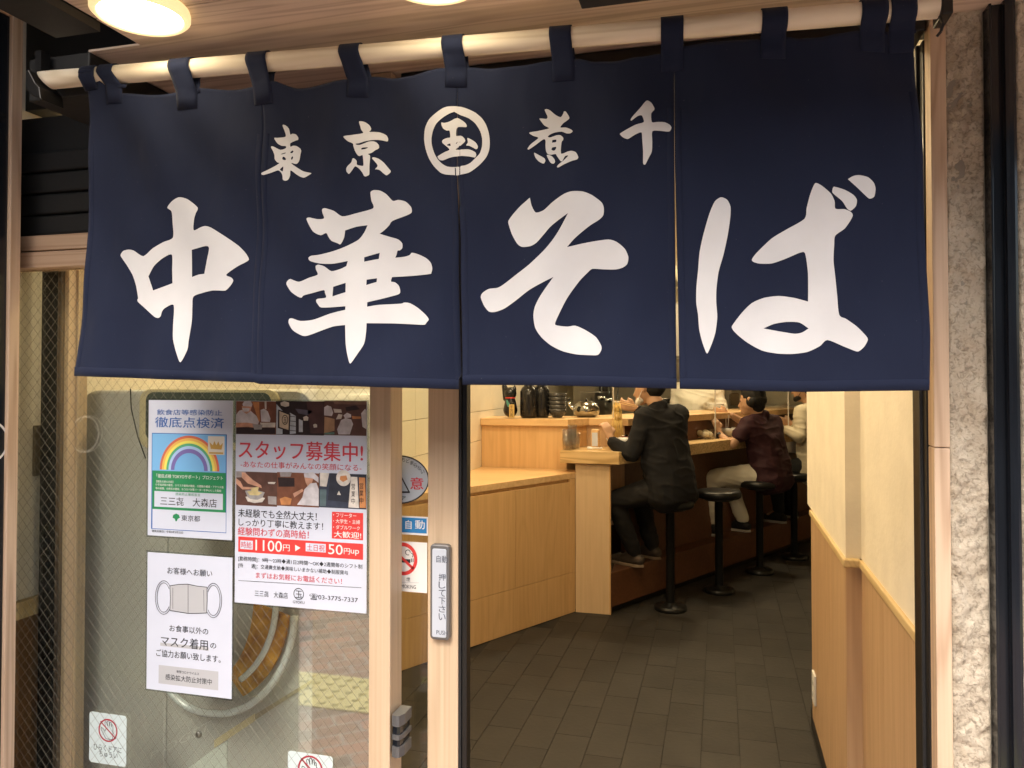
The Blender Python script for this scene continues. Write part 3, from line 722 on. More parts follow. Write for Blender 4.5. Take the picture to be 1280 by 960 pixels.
# kitchen photo
pol([(722,175),(745,160),(775,170),(790,215),(780,240),(722,235)], wc); pol([(725,245),(800,262),(800,350),(722,370)], tn); pol([(820,340),(850,270),(885,255),(925,265),(940,300),(915,378),(830,378)], wc, 3); pol([(868,235),(895,215),(925,228),(925,250),(880,258)], wc, 4); pol([(1000,220),(1030,185),(1040,200),(1040,340),(1010,320)], wc, 3); pol([(790,185),(850,190),(855,215),(800,215)], lt); pol([(880,175),(960,160),(990,190),(890,205)], dk); pol([(830,225),(860,230),(850,262),(810,265)], lt); pol([(930,240),(1000,245),(995,262),(935,262)], og); pol([(725,365),(800,360),(800,378),(725,378)], cm('greenish', (.12,.22,.18)), 4); pol([(790,130),(1040,130),(1040,155),(800,150)], cm('shelf', (.22,.13,.09)), 2)
# heading
P.text('スタッフ募集中!', 298.5, 550, 453.5, 573, 'red_lettering', M['redink'], 2, .022)
P.text('-あなたの仕事がみんなの笑顔になる-', 301, 576, 452, 584, 'red_lettering', M['redink'], 2, .004)
# second strip
P.rect(295.4, 589, 346.5, 631, 'printed_photo', md, 1); P.rect(346.5, 590, 399, 632, 'printed_photo', br, 1); P.rect(399, 591, 458.2, 634, 'printed_photo', cm('navy', (.045,.055,.085)), 1)
pol([(105,660),(130,665),(190,720),(250,760),(255,780),(225,770),(150,745),(105,700)], sk, 3); pol([(62,705),(95,730),(115,770),(210,775),(205,790),(110,790),(62,745)], sk, 3); pol([(62,655),(130,655),(145,690),(95,700),(62,700)], cm('grey', (.35,.32,.31)), 2)
pol([(132,845),(205,835),(280,855),(260,885),(200,892),(150,880)], lt, 3); pol([(130,800),(200,790),(278,812),(262,850),(225,868),(170,862),(148,845)], cm('bowl', (.35,.34,.33)), 4); pol([(145,805),(200,797),(262,815),(230,835),(165,832)], cm('noodle', (.62,.52,.25)), 5); pol([(175,780),(235,770),(225,820),(185,820)], cm('noodle', (.62,.52,.25)), 6); pol([(300,735),(360,735),(350,750),(305,748)], lt, 3); pol([(300,840),(365,845),(365,905),(305,900)], cm('grey', (.35,.32,.31)), 3)
pol([(570,670),(640,660),(680,700),(680,740),(640,710),(575,700)], wc, 3); pol([(575,700),(640,708),(630,750),(600,770),(585,740)], sk, 3); pol([(575,790),(620,745),(665,740),(683,790),(683,915),(520,905),(560,850)], wc, 4); pol([(490,820),(560,785),(570,800),(500,850)], sk, 5); pol([(390,860),(430,845),(480,860),(470,905),(400,905)], og, 3); pol([(375,700),(500,705),(500,770),(380,770)], dk, 2); pol([(390,660),(480,660),(470,695),(395,695)], cm('grey', (.35,.32,.31)), 2)
pol([(690,665),(760,668),(740,770),(690,765)], lt, 2); pol([(770,668),(1035,680),(1035,700),(930,690),(915,890),(750,870)], cm('blackb', (.03,.035,.05)), 3); P.ring(*D(868, 705), 10, 10, 'photo_shape', lt, 4, rx=1.0); pol([(845,690),(890,685),(900,715),(865,735),(840,715)], og, 5)
pol([(925,695),(972,697),(985,930),(905,925)], lt, 5); pol([(985,700),(1030,702),(1038,930),(990,928)], og, 5)
for i, ch_ in enumerate('営業中'): P.text(ch_, *D(928, 745+i*55), *D(955, 790+i*55), 'photo_shape', dk, 6); P.text(ch_, *D(990, 740+i*55), *D(1018, 785+i*55), 'photo_shape', dk, 6)
pol([(820,830),(835,800),(850,832)], lt, 6); pol([(690,790),(740,790),(735,915),(690,915)], cm('teal', (.10,.15,.16)), 2)
# body text
P.text('未経験でも全然大丈夫！', 297.8, 635.5, 396, 646, 'lettering', M['ink'], bold=.01); P.text('しっかり丁寧に教えます！', 298.5, 647.5, 404, 657, 'lettering', M['ink'], bold=.01); P.text('経験問わずの高時給！', 297.5, 658.5, 386, 668.5, 'red_lettering', M['redink'], bold=.015)
P.rect(415, 639.5, 454, 673, 'red_box', M['red'], 1)
for i, (s_, e_) in enumerate((('・フリーター', 445.5), ('・大学生・主婦', 450), ('・ダブルワーク', 450))): P.text(s_, 416.5, 640.8+i*7.6, e_, 646+i*7.6, 'white_lettering', M['white'], 2, .015)
P.text('大歓迎!', 417.5, 663.5, 451.5, 671.5, 'white_lettering', M['white'], 2, .03)
P.rect(298, 670.5, 454, 689.5, 'red_bar', M['red'], 1)
P.rect(300.5, 675, 316.3, 686, 'white_tag', M['paper'], 2); P.text('時給', 301.8, 676.5, 315, 684.8, 'red_lettering', M['redink'], 3)
P.text('1100', 319.5, 674.5, 352.5, 688, 'white_lettering', M['white'], 2, .01); P.text('円', 354, 680.5, 362.3, 688.5, 'white_lettering', M['white'], 2, .01)
P.poly([(369.2, 681), (375.8, 684.8), (369.2, 689)], 'arrow', M['white'], 2)
P.rect(382.3, 678.5, 407.4, 689, 'white_tag', M['paper'], 2); P.text('土日祝', 384, 680, 406, 688, 'red_lettering', M['redink'], 3)
P.text('50', 410.5, 680, 428.5, 692.5, 'white_lettering', M['white'], 2, .01); P.text('円', 430, 685, 437.5, 692.5, 'white_lettering', M['white'], 2, .01); P.text('up', 438.5, 687, 449, 694, 'white_lettering', M['white'], 2)
P.text('[勤務時間]：9時～23時◆週1日2時間～OK◆2週間毎のシフト制', 298, 695, 453, 701.3, 'lettering', M['ink']); P.text('[待　　遇]：交通費支給◆美味しいまかない補助◆制服貸与', 298, 703.5, 435, 709.8, 'lettering', M['ink'])
P.text('まずはお気軽にお電話ください！', 320, 715, 427.5, 722.5, 'red_lettering', M['redink'], bold=.01); P.line((298, 725.5), (452, 734.6), .5, 'rule', M['ink'])
P.text('三三㐂　大森店', 318.5, 737.5, 360, 745, 'lettering', M['ink']); P.ring(373.5, 742.3, 7.3, .9, 'logo', M['ink']); P.text('玉', 369.3, 738, 377.8, 747, 'logo', M['ink'], bold=.01); P.text('GYOKU', 366.3, 750.5, 380.8, 753.8, 'logo', M['ink'])
P.text('☎03-3775-7337', 387, 741.5, 447.5, 749.2, 'lettering', M['ink']); P.done()
# door opening caution stickers (on the inner side of the glass)
def handsticker(x0, y0, x1, y1, label):
    Y_ = GY-.0014+.0012
    st = thing('hand_sticker', label, 'sticker', hy((x0+x1)/2, (y0+y1)/2, Y_), 'hand warning stickers on the window glass')
    a, b, c = hy(x0, y0, Y_), hy(x0, y1, Y_), hy(x1, (y0+y1)/2, Y_)
    obj('sheet', xzprism(B(), rrect(a.x, c.x, b.z, a.z, .007), Y_-.0001, Y_+.0002), M['sticker'], st)
    P = Print(Y_-.0001, st, .0001); ww = x1-x0; cx = x0+ww*.5; cy = y0+24; k = ww/46.
    P.ring(cx, cy, 14.5*k, 2.0*k, 'red_ring', M['maroon'], 2, rx=1); P.line((cx-9.5*k, cy-11.5*k), (cx+9.8*k, cy+10.5*k), 1.7*k, 'red_ring', M['maroon'], 2)
    def H(x, y): return (cx+(x-430)/9.6*k, cy+(y-490)/9.6*k)
    hp = [(480,600),(405,590),(370,520),(345,470),(352,455),(372,465),(395,500),(405,470),(392,400),(400,385),(412,392),(425,440),(420,385),(432,375),(445,385),(448,440),(452,395),(465,392),(472,410),(470,450),(476,420),(488,425),(490,480),(488,560)]
    for u, v in zip(hp, hp[1:]+hp[:1]): P.line(H(*u), H(*v), .75*k, 'hand_drawing', M['ink'], 1)
    P.text('ひらくドアに', x0+5*k, y0+40*k, x1-6*k, y0+48*k, 'lettering', M['ink'], 1); P.text('ちゅうい', x0+12*k, y0+49*k, x1-11*k, y0+56.5*k, 'lettering', M['ink'], 1); P.done()
M['maroon'] = mat('maroon', (.36,.03,.05), .45)
handsticker(112, 889, 158, 952, 'small no touching sticker with red ring at the bottom left of the window glass')
handsticker(360, 938, 416, 1010, 'no touching sticker cut by the picture bottom, left of the timber stile')

# ================================================================== NOREN
def fabric():
    m = bpy.data.materials.new('navy_cloth'); m.use_nodes = True; t = m.node_tree; p = t.nodes['Principled BSDF']; L = t.links.new
    g = t.nodes.new('ShaderNodeNewGeometry')
    n = t.nodes.new('ShaderNodeTexNoise'); n.inputs['Scale'].default_value = 5; n.inputs['Detail'].default_value = 6; L(g.outputs['Position'], n.inputs['Vector'])
    r = t.nodes.new('ShaderNodeValToRGB'); L(n.outputs['Fac'], r.inputs[0]); r.color_ramp.elements[0].color = (.0072,.0115,.031,1); r.color_ramp.elements[1].color = (.0118,.0175,.043,1)
    sx = t.nodes.new('ShaderNodeSeparateXYZ'); L(g.outputs['Position'], sx.inputs[0])
    wv = t.nodes.new('ShaderNodeTexNoise'); wv.inputs['Scale'].default_value = 900; L(g.outputs['Position'], wv.inputs['Vector'])
    b0 = t.nodes.new('ShaderNodeBump'); b0.inputs['Strength'].default_value = .25; b0.inputs['Distance'].default_value = .0006; L(wv.outputs['Fac'], b0.inputs['Height'])
    cm_ = t.nodes.new('ShaderNodeMapping'); cm_.inputs['Rotation'].default_value = (0, R(25), 0); cm_.inputs['Scale'].default_value = (8, 8, 3.6); L(g.outputs['Position'], cm_.inputs['Vector'])
    cn = t.nodes.new('ShaderNodeTexNoise'); cn.inputs['Scale'].default_value = 1; cn.inputs['Detail'].default_value = 3; cn.inputs['Roughness'].default_value = .42; L(cm_.outputs[0], cn.inputs['Vector'])
    b = t.nodes.new('ShaderNodeBump'); b.inputs['Strength'].default_value = 1; b.inputs['Distance'].default_value = .022; L(cn.outputs['Fac'], b.inputs['Height']); L(b0.outputs[0], b.inputs['Normal'])
    # lint: sparse pale specks
    li = t.nodes.new('ShaderNodeTexNoise'); li.inputs['Scale'].default_value = 260; li.inputs['Detail'].default_value = 2; L(g.outputs['Position'], li.inputs['Vector'])
    l2 = t.nodes.new('ShaderNodeValToRGB'); L(li.outputs['Fac'], l2.inputs[0]); l2.color_ramp.elements[0].position = .74; l2.color_ramp.elements[0].color = (0,0,0,1); l2.color_ramp.elements[1].position = .80; l2.color_ramp.elements[1].color = (.5,.5,.5,1)
    mx = t.nodes.new('ShaderNodeMix'); mx.data_type = 'RGBA'; L(l2.outputs[0], mx.inputs[0]); L(r.outputs[0], mx.inputs[6]); mx.inputs[7].default_value = (.10,.10,.12,1)
    L(mx.outputs[2], p.inputs['Base Color']); L(b.outputs[0], p.inputs['Normal'])
    p.inputs['Roughness'].default_value = .85; p.inputs['Sheen Weight'].default_value = .08; p.inputs['Sheen Roughness'].default_value = .5; p.inputs['Specular IOR Level'].default_value = .2
    return m
M['navy'] = fabric(); M['print_white'] = mat('noren_white', (.67,.67,.67), .75, var=.03, vscale=20, bump=.1, bscale=500)
ND = Vector((1, NB, 0)).normalized(); NN = Vector((NB, -1, 0)).normalized()     # along, toward viewer
def nuv(px, py): p = hn(px, py); return p.dot(ND) - Vector((0, NA, 0)).dot(ND), p.z
ORG = Vector((0, NA, 0))
SEAMS = [nuv(q, 300)[0] for q in (95, 323, 575, 846, 1160)]
ZT = 2.02; ZB = nuv(600, 482)[1]
def fold(u, z):
    k = max(0, min(1, (2.0-z)/.5))
    d = .0
    i = 0
    while i < 3 and u > SEAMS[i+1]: i += 1
    s = (u-SEAMS[i])/(SEAMS[i+1]-SEAMS[i]); ph = (1.3, 4.1, 2.2, .4)[i]
    d += k*(.007*math.sin(s*math.pi*2.2+ph) + .004*math.sin(s*math.pi*5+ph*2+z*2.5))
    wl_, wr__ = ((.3,.0),(.0,-.7),(.5,-.6),(.5,.4))[i]; d *= min(1, s*5, (1-s)*5) if i < 2 else 1
    d += k*k*.010*(wl_*math.exp(-s*s/.006) + wr__*math.exp(-(1-s)**2/.006))
    d += .0022*math.sin(u*21+z*16)*math.sin(z*13+u*5+1) + .008*noise.noise(Vector((u*5, 0, z*4))) + .003*noise.noise(Vector((u*13+z*4, 5, z*5)))
    # top: puckers between tabs
    kt = max(0, min(1, (z-1.86)/.16)); d += kt*(.005*math.sin(u*2*math.pi/.16+.5)+ .004*noise.noise(Vector((u*14, 3, z*9))))
    # diagonal drape from tabs
    d += .006*math.sin((u*1.4+z)*26+2*noise.noise(Vector((u*3, 1, z*3))))*max(0, min(1, (z-1.62)/.3)) + .0035*math.sin((u*2.2-z)*19+1)*k
    return d
def npt(u, z, off=0.0): return ORG + ND*u + Vector((0, 0, z)) + NN*(fold(u, z)+off)
nr = thing('noren_curtain', 'navy noren curtain printed with large white Japanese characters hanging over the entrance', 'noren', hn(628, 50))
top_px = [(108,90),(156,118),(219,116),(247,110),(316,109),(341,104),(375,112),(432,99),(460,95),(500,98),(515,97),(556,86),(585,83),(617,85),(650,82),(687,76),(722,74),(745,78),(769,78),(800,71),(825,66),(856,58),(900,54),(948,48),(983,43),(1005,47),(1027,48),(1050,44),(1072,39),(1110,37),(1146,36)]
tops = [nuv(*q) for q in top_px]
def topz(u):
    if u <= tops[0][0]: return tops[0][1]
    for (a, za), (b, zb_) in zip(tops[:-1], tops[1:]):
        if a <= u <= b:
            t = (u-a)/(b-a); t = t*t*(3-2*t); return za+(zb_-za)*t
    return tops[-1][1]
bot = [nuv(*q) for q in ((95,470),(200,474),(318,478),(323,480),(450,483),(574,487),(580,481),(700,482),(845,486),(849,486),(1000,490),(1160,488))]
def botz(u):
    for (a, za), (b, zb_) in zip(bot[:-1], bot[1:]):
        if a <= u <= b: return za+(zb_-za)*(u-a)/max(1e-6, b-a)
    return bot[0][1] if u < bot[0][0] else bot[-1][1]
# panel edges (left, right) as u(z)
def edge(pts):
    q = sorted([nuv(*p)[::-1] for p in pts])   # (z,u)
    def f(z):
        if z <= q[0][0]: return q[0][1]
        for (a, ua), (b, ub) in zip(q[:-1], q[1:]):
            if a <= z <= b:
                t = (z-a)/(b-a); return ua+(ub-ua)*t
        return q[-1][1]
    return f
E0 = edge([(108,88),(113,150),(115,220),(108,300),(101,400),(95,472)])
E1 = edge([(327,105),(328,230),(324.5,400),(321,480)]); E1b = edge([(327,105),(328,230),(324,400),(320,480)])
E2 = edge([(571,84),(571.8,220),(574,300),(574,400),(575,488)]); E2b = edge([(571,84),(572.2,220),(577.5,300),(579,400),(580,488)])
E3 = edge([(843,60),(843,205),(844,300),(845,400),(846,488)]); E3b = edge([(843,60),(843.3,205),(846,300),(848,400),(849.5,488)])
E4 = edge([(1143,36),(1147,100),(1153,200),(1156,300),(1160,420),(1160,490)])
def panel(el, er, idx):
    bm = B(); nu, nv = 70, 90; g = []
    for j in range(nv+1):
        v = j/nv; row = []
        for i in range(nu+1):
            s = i/nu
            ub = el(1.6)+(er(1.6)-el(1.6))*s
            zt_, zb_ = topz(el(2.0)+(er(2.0)-el(2.0))*s), botz(el(1.5)+(er(1.5)-el(1.5))*s)
            z = zb_+(zt_-zb_)*v; u = el(z)+(er(z)-el(z))*s
            row.append(bm.verts.new(npt(u, z)))
        g.append(row)
    for j in range(nv):
        for i in range(nu): bm.faces.new([g[j][i], g[j][i+1], g[j+1][i+1], g[j+1][i]])
    me = bpy.data.meshes.new('cloth_panel'); bm.to_mesh(me); bm.free()
    o = link_mesh('cloth_panel', me, M['navy'], nr, True)
    s = o.modifiers.new('thickness', 'SOLIDIFY'); s.thickness = .0009; s.offset = -1
    # hems : folded strips, slightly proud
    hb = B(); 
    def strip(f, n):
        pv = None
        for i in range(n+1):
            v = [hb.verts.new(q) for q in f(i/n)]
            if pv:
                for k in range(len(v)-1): hb.faces.new([pv[k], pv[k+1], v[k+1], v[k]])
            pv = v
    def fb(s):
        z0_ = botz(el(1.5)+(er(1.5)-el(1.5))*s)
        u = el(z0_)+(er(z0_)-el(z0_))*s
        return [npt(u, z0_+.0004, 0), npt(u, z0_+.0006, .0007), npt(u, z0_+.016, .0007), npt(u, z0_+.0165, 0)]
    strip(fb, 70)
    for e, sg_ in ((el, 1), (er, -1)):
        def fs(s, e=e, sg_=sg_):
            uu = e(1.8); z = botz(uu)+.017+(1.93-botz(uu)-.017)*s; u = e(z)
            return [npt(u+sg_*.0003, z, 0), npt(u+sg_*.0005, z, .0006), npt(u+sg_*.0105, z, .0006), npt(u+sg_*.0108, z, 0)]
        strip(fs, 60)
    ho = obj('hem', hb, M['navy'], o, True)
panel(E0, E1, 0); panel(E1b, E2, 1); panel(E2b, E3, 2); panel(E3b, E4, 3)
# rod
rA, rB = hn(50, 101), hn(1172, 9)
rA += NN*-.0; 
rd = thing('curtain_rod', 'round pale wooden pole carrying the navy curtain', 'rod', (rA+rB)/2)
bm = B(); n = 60; pv = None
for i in range(n+1):
    t = i/n; c = rA.lerp(rB, t); rr_ = .0163+.0005*noise.noise(Vector((i*.4, 0, 0)))
    ring = [bm.verts.new(c + Vector((0, 0, math.cos(2*math.pi*k/20)))*rr_ + NN*math.sin(2*math.pi*k/20)*rr_ + ND*(-.012*(1 - math.cos(2*math.pi*k/20)) if i == 0 else 0)*-1) for k in range(20)]
    if pv:
        for k in range(20): bm.faces.new([pv[k], pv[(k+1)%20], ring[(k+1)%20], ring[k]])
    else: bm.faces.new(ring[::-1])
    pv = ring
bm.faces.new(pv); obj('pole', bm, M['rodwood'], rd, True)
def rodc(u):
    a = (rA-ORG).dot(ND); b = (rB-ORG).dot(ND); return rA.lerp(rB, (u-a)/(b-a))
# rod end brackets
e1 = thing('rod_bracket', 'black cap bracket gripping the left end of the wooden pole', 'bracket', rA)
xzb = [(rA.x-.010, rA.z-.022), (rA.x-.010, rA.z+.010), (rA.x-.004, rA.z+.014), (rA.x+.012, rA.z-.012), (rA.x+.022, rA.z-.022), (rA.x+.026, rA.z-.045), (rA.x+.006, rA.z-.036)]
obj('cap', xzprism(B(), xzb, rA.y-.022, rA.y+.03), M['black'], e1, bevel=.002); box('hanger', rA.x-.012, rA.x+.002, rA.y+.0, rA.y+.02, rA.z+.019, ZS-.001, M['black'], e1)
e2 = thing('rod_bracket', 'black bracket holding the right end of the wooden pole by the stone wall', 'bracket', rB)
box('cap', rB.x+.003, rB.x+.018, rB.y-.012, rB.y+.04, rB.z-.016, ZS-.001, M['black'], e2, .002); 
obj('hook', path_tube(B(), [rB+Vector((0,-.01,-.018)), rB+Vector((.004,-.012,-.03)), rB+Vector((.002,-.008,-.04)), rB+Vector((-.003,-.006,-.046))], .0022, 6), M['black'], e2)
# tabs
for (a, b, sh) in ((107,126,4),(129,148,4),(217,243,2),(313,338,2),(428,453,3),(555,581,1),(688,715,1),(826,854,0),(951,983,0),(1074,1107,0),(1110,1142,1)):
    cpy = 101-(101-9)*((a+b)/2-50)/1122
    u0, u1 = nuv(a, cpy)[0], nuv(b, cpy)[0]; bm = B(); pv = None; r_ = .0185
    uc = (u0+u1)/2; c = rodc(uc); zt_ = topz(uc)
    prof = []                                   # (n, z, shift)
    prof.append((None, zt_-.032)); prof.append((None, zt_-.012)); prof.append((None, zt_))
    for k in range(1, 10): prof.append((None, zt_+(c.z-zt_)*k/10))
    for k in range(0, 13): prof.append((math.cos(math.pi*k/12)*r_, c.z+math.sin(math.pi*k/12)*r_))
    for k in range(1, 9): prof.append(('b', c.z+(zt_-.005-c.z)*k/8))
    shx = nuv(a+sh*2, 200)[0]-nuv(a, 200)[0]
    for (nn, z) in prof:
        row = []
        for s in range(7):
            u = u0+(u1-u0)*s/6
            kk = max(0, min(1, (c.z-z)/(c.z-zt_))) if z < c.z else 0
            if nn is None: off = (1-kk)*r_ + kk*(fold(u, zt_)+.0012) + .0008*math.sin(s*1.1+z*60); u += shx*kk
            elif nn == 'b': off = -(1-kk)*r_ + kk*(fold(u, zt_)-.0015); u += shx*kk*1.5+.002*kk
            else: off = nn
            cz_ = rodc(u).z; ci = math.sqrt(max(0, r_*r_-(cz_-z)**2)) if abs(cz_-z) < r_ else 0
            if nn is None and ci: off = max(off, ci)
            if nn == 'b' and ci: off = min(off, -ci)
            if z <= zt_ and nn is None and not ci: off = fold(u, z)+.0009
            base = ORG + ND*u + Vector((0, 0, z)); rp_ = rodc(u); base += NN*0
            row.append(bm.verts.new(base+NN*off))
        if pv:
            for s in range(6): bm.faces.new([pv[s], pv[s+1], row[s+1], row[s]])
        pv = row
    o = obj('tab', bm, M['navy'], nr, True); m_ = o.modifiers.new('thickness', 'SOLIDIFY'); m_.thickness = .0007; m_.offset = 0
# stitched cross boxes on tabs
# calligraphy ------------------------------------------------------
def cat(pts, n=5):
    out = []; N_ = len(pts)
    for i in range(N_):
        p0, p1, p2, p3 = pts[i-1], pts[i], pts[(i+1)%N_], pts[(i+2)%N_]
        if p1 == p2: continue
        if p0 == p1: p0 = (2*p1[0]-p2[0], 2*p1[1]-p2[1])
        if p3 == p2: p3 = (2*p2[0]-p1[0], 2*p2[1]-p1[1])
        for k in range(n):
            t = k/n
            f = [(-.5*t**3+t*t-.5*t), (1.5*t**3-2.5*t*t+1), (-1.5*t**3+2*t*t+.5*t), (.5*t**3-.5*t*t)]
            # centripetal-ish damping: blend with linear
            q = [sum(f[m_]*(p0, p1, p2, p3)[m_][d] for m_ in range(4)) for d in (0, 1)]
            l = [p1[d]+(p2[d]-p1[d])*t for d in (0, 1)]
            out.append((.75*q[0]+.25*l[0], .75*q[1]+.25*l[1]))
    return out
def glyph(name, ox, oy, sc, loops_list, n=5):
    bm = B()
    for loops in loops_list:
        L2 = []
        for lp in loops:
            q = cat([(float(a), float(b)) for a, b in lp], n)
            L2.append([Vector((*nuv(ox+x/sc, oy+y/sc), 0)) for x, y in q])
        allv = [v for l in L2 for v in l]; vs = [bm.verts.new(v) for v in allv]
        for tri in tessellate_polygon(L2):
            if len({*tri}) == 3:
                try: bm.faces.new([vs[i] for i in tri])
                except ValueError: pass
    us = [v.co.x for v in bm.verts]; zs_ = [v.co.y for v in bm.verts]
    st_ = .008
    x = min(us)+st_
    while x < max(us): bmesh.ops.bisect_plane(bm, geom=bm.verts[:]+bm.edges[:]+bm.faces[:], dist=1e-6, plane_co=(x, 0, 0), plane_no=(1, 0, 0)); x += st_
    z = min(zs_)+st_
    while z < max(zs_): bmesh.ops.bisect_plane(bm, geom=bm.verts[:]+bm.edges[:]+bm.faces[:], dist=1e-6, plane_co=(0, z, 0), plane_no=(0, 1, 0)); z += st_
    for v in bm.verts: v.co = npt(v.co.x, v.co.y, .0011)
    me = bpy.data.meshes.new(name); bm.to_mesh(me); bm.free()
    link_mesh(name, me, M['print_white'], nr, True)
def dd(*p): return list(p)
S1 = 3.427
glyph('white_character', 80, 220, S1, [[
 [(442,135),(465,108),(495,92),(530,100),(572,135),(565,160),(558,185),(555,232),(590,220),(612,216),(640,225),(700,262),(750,298),(780,330),(795,358),(780,372),(750,390),(705,425),(725,437),(733,450),(722,470),(700,492),(670,492),(640,492),(600,500),(553,516),(548,560),(545,620),(532,700),(525,745),(498,798),(485,765),(470,700),(468,640),(466,552),(430,565),(418,580),(413,600),(403,608),(385,602),(350,570),(318,540),(315,530),(318,522),(310,470),(295,425),(270,385),(240,345),(238,335),(250,320),(275,315),(300,320),(342,344),(380,310),(420,283),(461,262),(462,200),(460,152)],
 [(455,335),(420,350),(385,385),(362,430),(362,430),(380,490),(380,490),(420,474),(458,458),(458,458),(456,400)],
 [(543,315),(543,315),(612,302),(630,312),(618,365),(605,420),(605,420),(575,423),(545,432),(545,432)]]])
glyph('white_character', 330, 220, S1, [[
 [(465,75),(480,66),(505,68),(530,82),(557,110),(580,105),(610,112),(632,135),(634,158),(610,172),(555,195),(540,215),(520,235),(500,250),(500,250),(540,262),(575,272),(592,288),(592,308),(582,318),(572,320),(568,335),(562,350),(562,350),(600,345),(622,338),(632,328),(660,335),(695,352),(715,372),(722,395),(718,415),(705,421),(560,432),(548,436),(545,452),(560,455),(575,468),(582,488),(578,505),(540,518),(500,530),(451,543),(451,543),(450,562),(450,562),(500,553),(585,547),(600,542),(625,545),(660,565),(695,595),(709,615),(700,628),(690,638),(640,636),(560,632),(448,632),(448,632),(446,670),(438,720),(410,765),(380,804),(368,770),(360,720),(357,640),(357,640),(300,645),(240,662),(175,684),(150,680),(120,660),(105,630),(108,612),(120,610),(150,620),(200,615),(280,590),(357,575),(357,575),(357,560),(357,560),(300,562),(240,562),(225,550),(216,535),(222,525),(262,520),(258,500),(252,488),(200,500),(165,510),(155,520),(140,515),(115,495),(98,465),(100,452),(112,441),(130,448),(150,452),(190,435),(228,422),(222,400),(222,385),(235,380),(260,388),(290,408),(330,400),(358,388),(358,388),(364,366),(364,366),(330,372),(290,377),(240,375),(200,365),(193,352),(205,343),(240,338),(300,322),(360,300),(410,275),(435,245),(450,214),(450,214),(400,220),(350,234),(350,234),(345,265),(330,293),(315,288),(290,278),(278,262),(268,245),(245,255),(215,240),(195,205),(188,185),(200,180),(230,186),(258,182),(250,155),(250,142),(262,138),(300,150),(338,174),(400,163),(475,143),(468,110)],
 [(436,351),(436,351),(500,331),(500,331),(496,357),(496,357),(436,370),(436,370)], [(448,447),(448,447),(490,440),(490,440),(488,456),(488,456),(447,470),(447,470)], [(298,475),(298,475),(357,460),(357,460),(357,500),(357,500),(294,516),(294,516)]]])
glyph('white_character', 580, 220, 3.4286, [[
 [(280,90),(280,90),(288,125),(306,154),(340,145),(380,112),(430,80),(465,69),(510,70),(550,85),(590,115),(600,140),(598,170),(580,190),(540,215),(500,245),(470,270),(440,303),(440,303),(500,290),(560,280),(620,274),(655,285),(690,315),(705,350),(700,380),(680,395),(650,402),(600,400),(550,396),(530,410),(490,450),(440,520),(405,590),(388,632),(400,640),(440,644),(475,640),(520,660),(565,690),(588,725),(590,745),(575,767),(540,768),(480,764),(420,750),(370,725),(330,690),(305,650),(298,600),(305,560),(330,510),(382,432),(382,432),(340,455),(280,490),(220,535),(170,568),(130,582),(105,580),(85,555),(72,520),(80,500),(105,483),(140,478),(165,465),(220,425),(280,380),(340,320),(380,270),(410,225),(447,161),(447,161),(410,185),(370,215),(340,250),(310,285),(285,300),(250,304),(228,290),(205,250),(190,205),(190,190),(210,160),(240,125)]]])
glyph('white_character', 840, 200, 3.2, [
 [[(195,152),(220,162),(233,190),(232,230),(222,300),(205,380),(185,450),(176,520),(175,570),(179,630),(172,690),(158,735),(142,772),(135,770),(120,730),(108,680),(103,620),(96,570),(97,510),(104,440),(110,370),(125,300),(148,220),(170,170)]],
 [[(575,93),(600,105),(635,135),(650,165),(654,195),(690,197),(715,208),(723,222),(712,245),(690,275),(654,302),(650,340),(647,400),(652,450),(660,530),(670,618),(700,635),(745,665),(780,700),(789,718),(775,745),(755,763),(740,764),(690,745),(622,720),(590,745),(540,768),(480,776),(420,774),(360,762),(300,730),(255,695),(237,672),(245,655),(280,610),(320,572),(370,550),(430,542),(490,550),(545,566),(545,566),(546,500),(545,440),(535,370),(515,368),(490,378),(450,395),(400,412),(350,414),(325,408),(319,398),(340,370),(400,312),(460,275),(532,233),(540,190),(552,140),(565,105)],
  [(367,673),(367,673),(410,655),(460,647),(510,650),(546,674),(546,674),(520,690),(490,695),(430,685)]],
 [[(650,108),(690,120),(725,140),(739,160),(735,185),(715,203),(700,195),(680,165),(650,140),(640,128),(643,112)]],
 [[(703,77),(703,77),(725,64),(750,60),(785,68),(808,90),(815,115),(810,145),(795,154),(783,150),(740,110)]]])
glyph('white_character', 320, 120, 8, [[
 [(262,280),(290,290),(318,320),(328,375),(350,368),(385,375),(408,405),(405,428),(380,435),(325,460),(325,495),(350,485),(385,488),(425,515),(433,540),(425,570),(415,630),(400,660),(380,670),(340,660),(350,675),(400,710),(460,745),(535,762),(538,770),(490,800),(465,810),(430,800),(390,775),(338,738),(338,790),(325,835),(300,850),(275,840),(268,800),(255,770),(225,745),(160,775),(95,797),(75,795),(68,782),(80,772),(130,745),(190,705),(230,670),(210,662),(185,630),(180,590),(165,550),(143,508),(150,497),(170,502),(230,530),(280,512),(280,490),(240,488),(200,465),(170,420),(172,408),(200,408),(275,398),(280,370),(265,320),(255,290)],
 [(240,572),(278,556),(278,565),(245,577)],[(325,550),(345,533),(355,540),(345,558),(328,560)],[(255,605),(268,600),(288,622),(280,635),(255,628)],[(338,600),(350,592),(352,610),(342,628),(334,618)],[(240,735),(268,702),(268,752),(257,750)]]], 3)
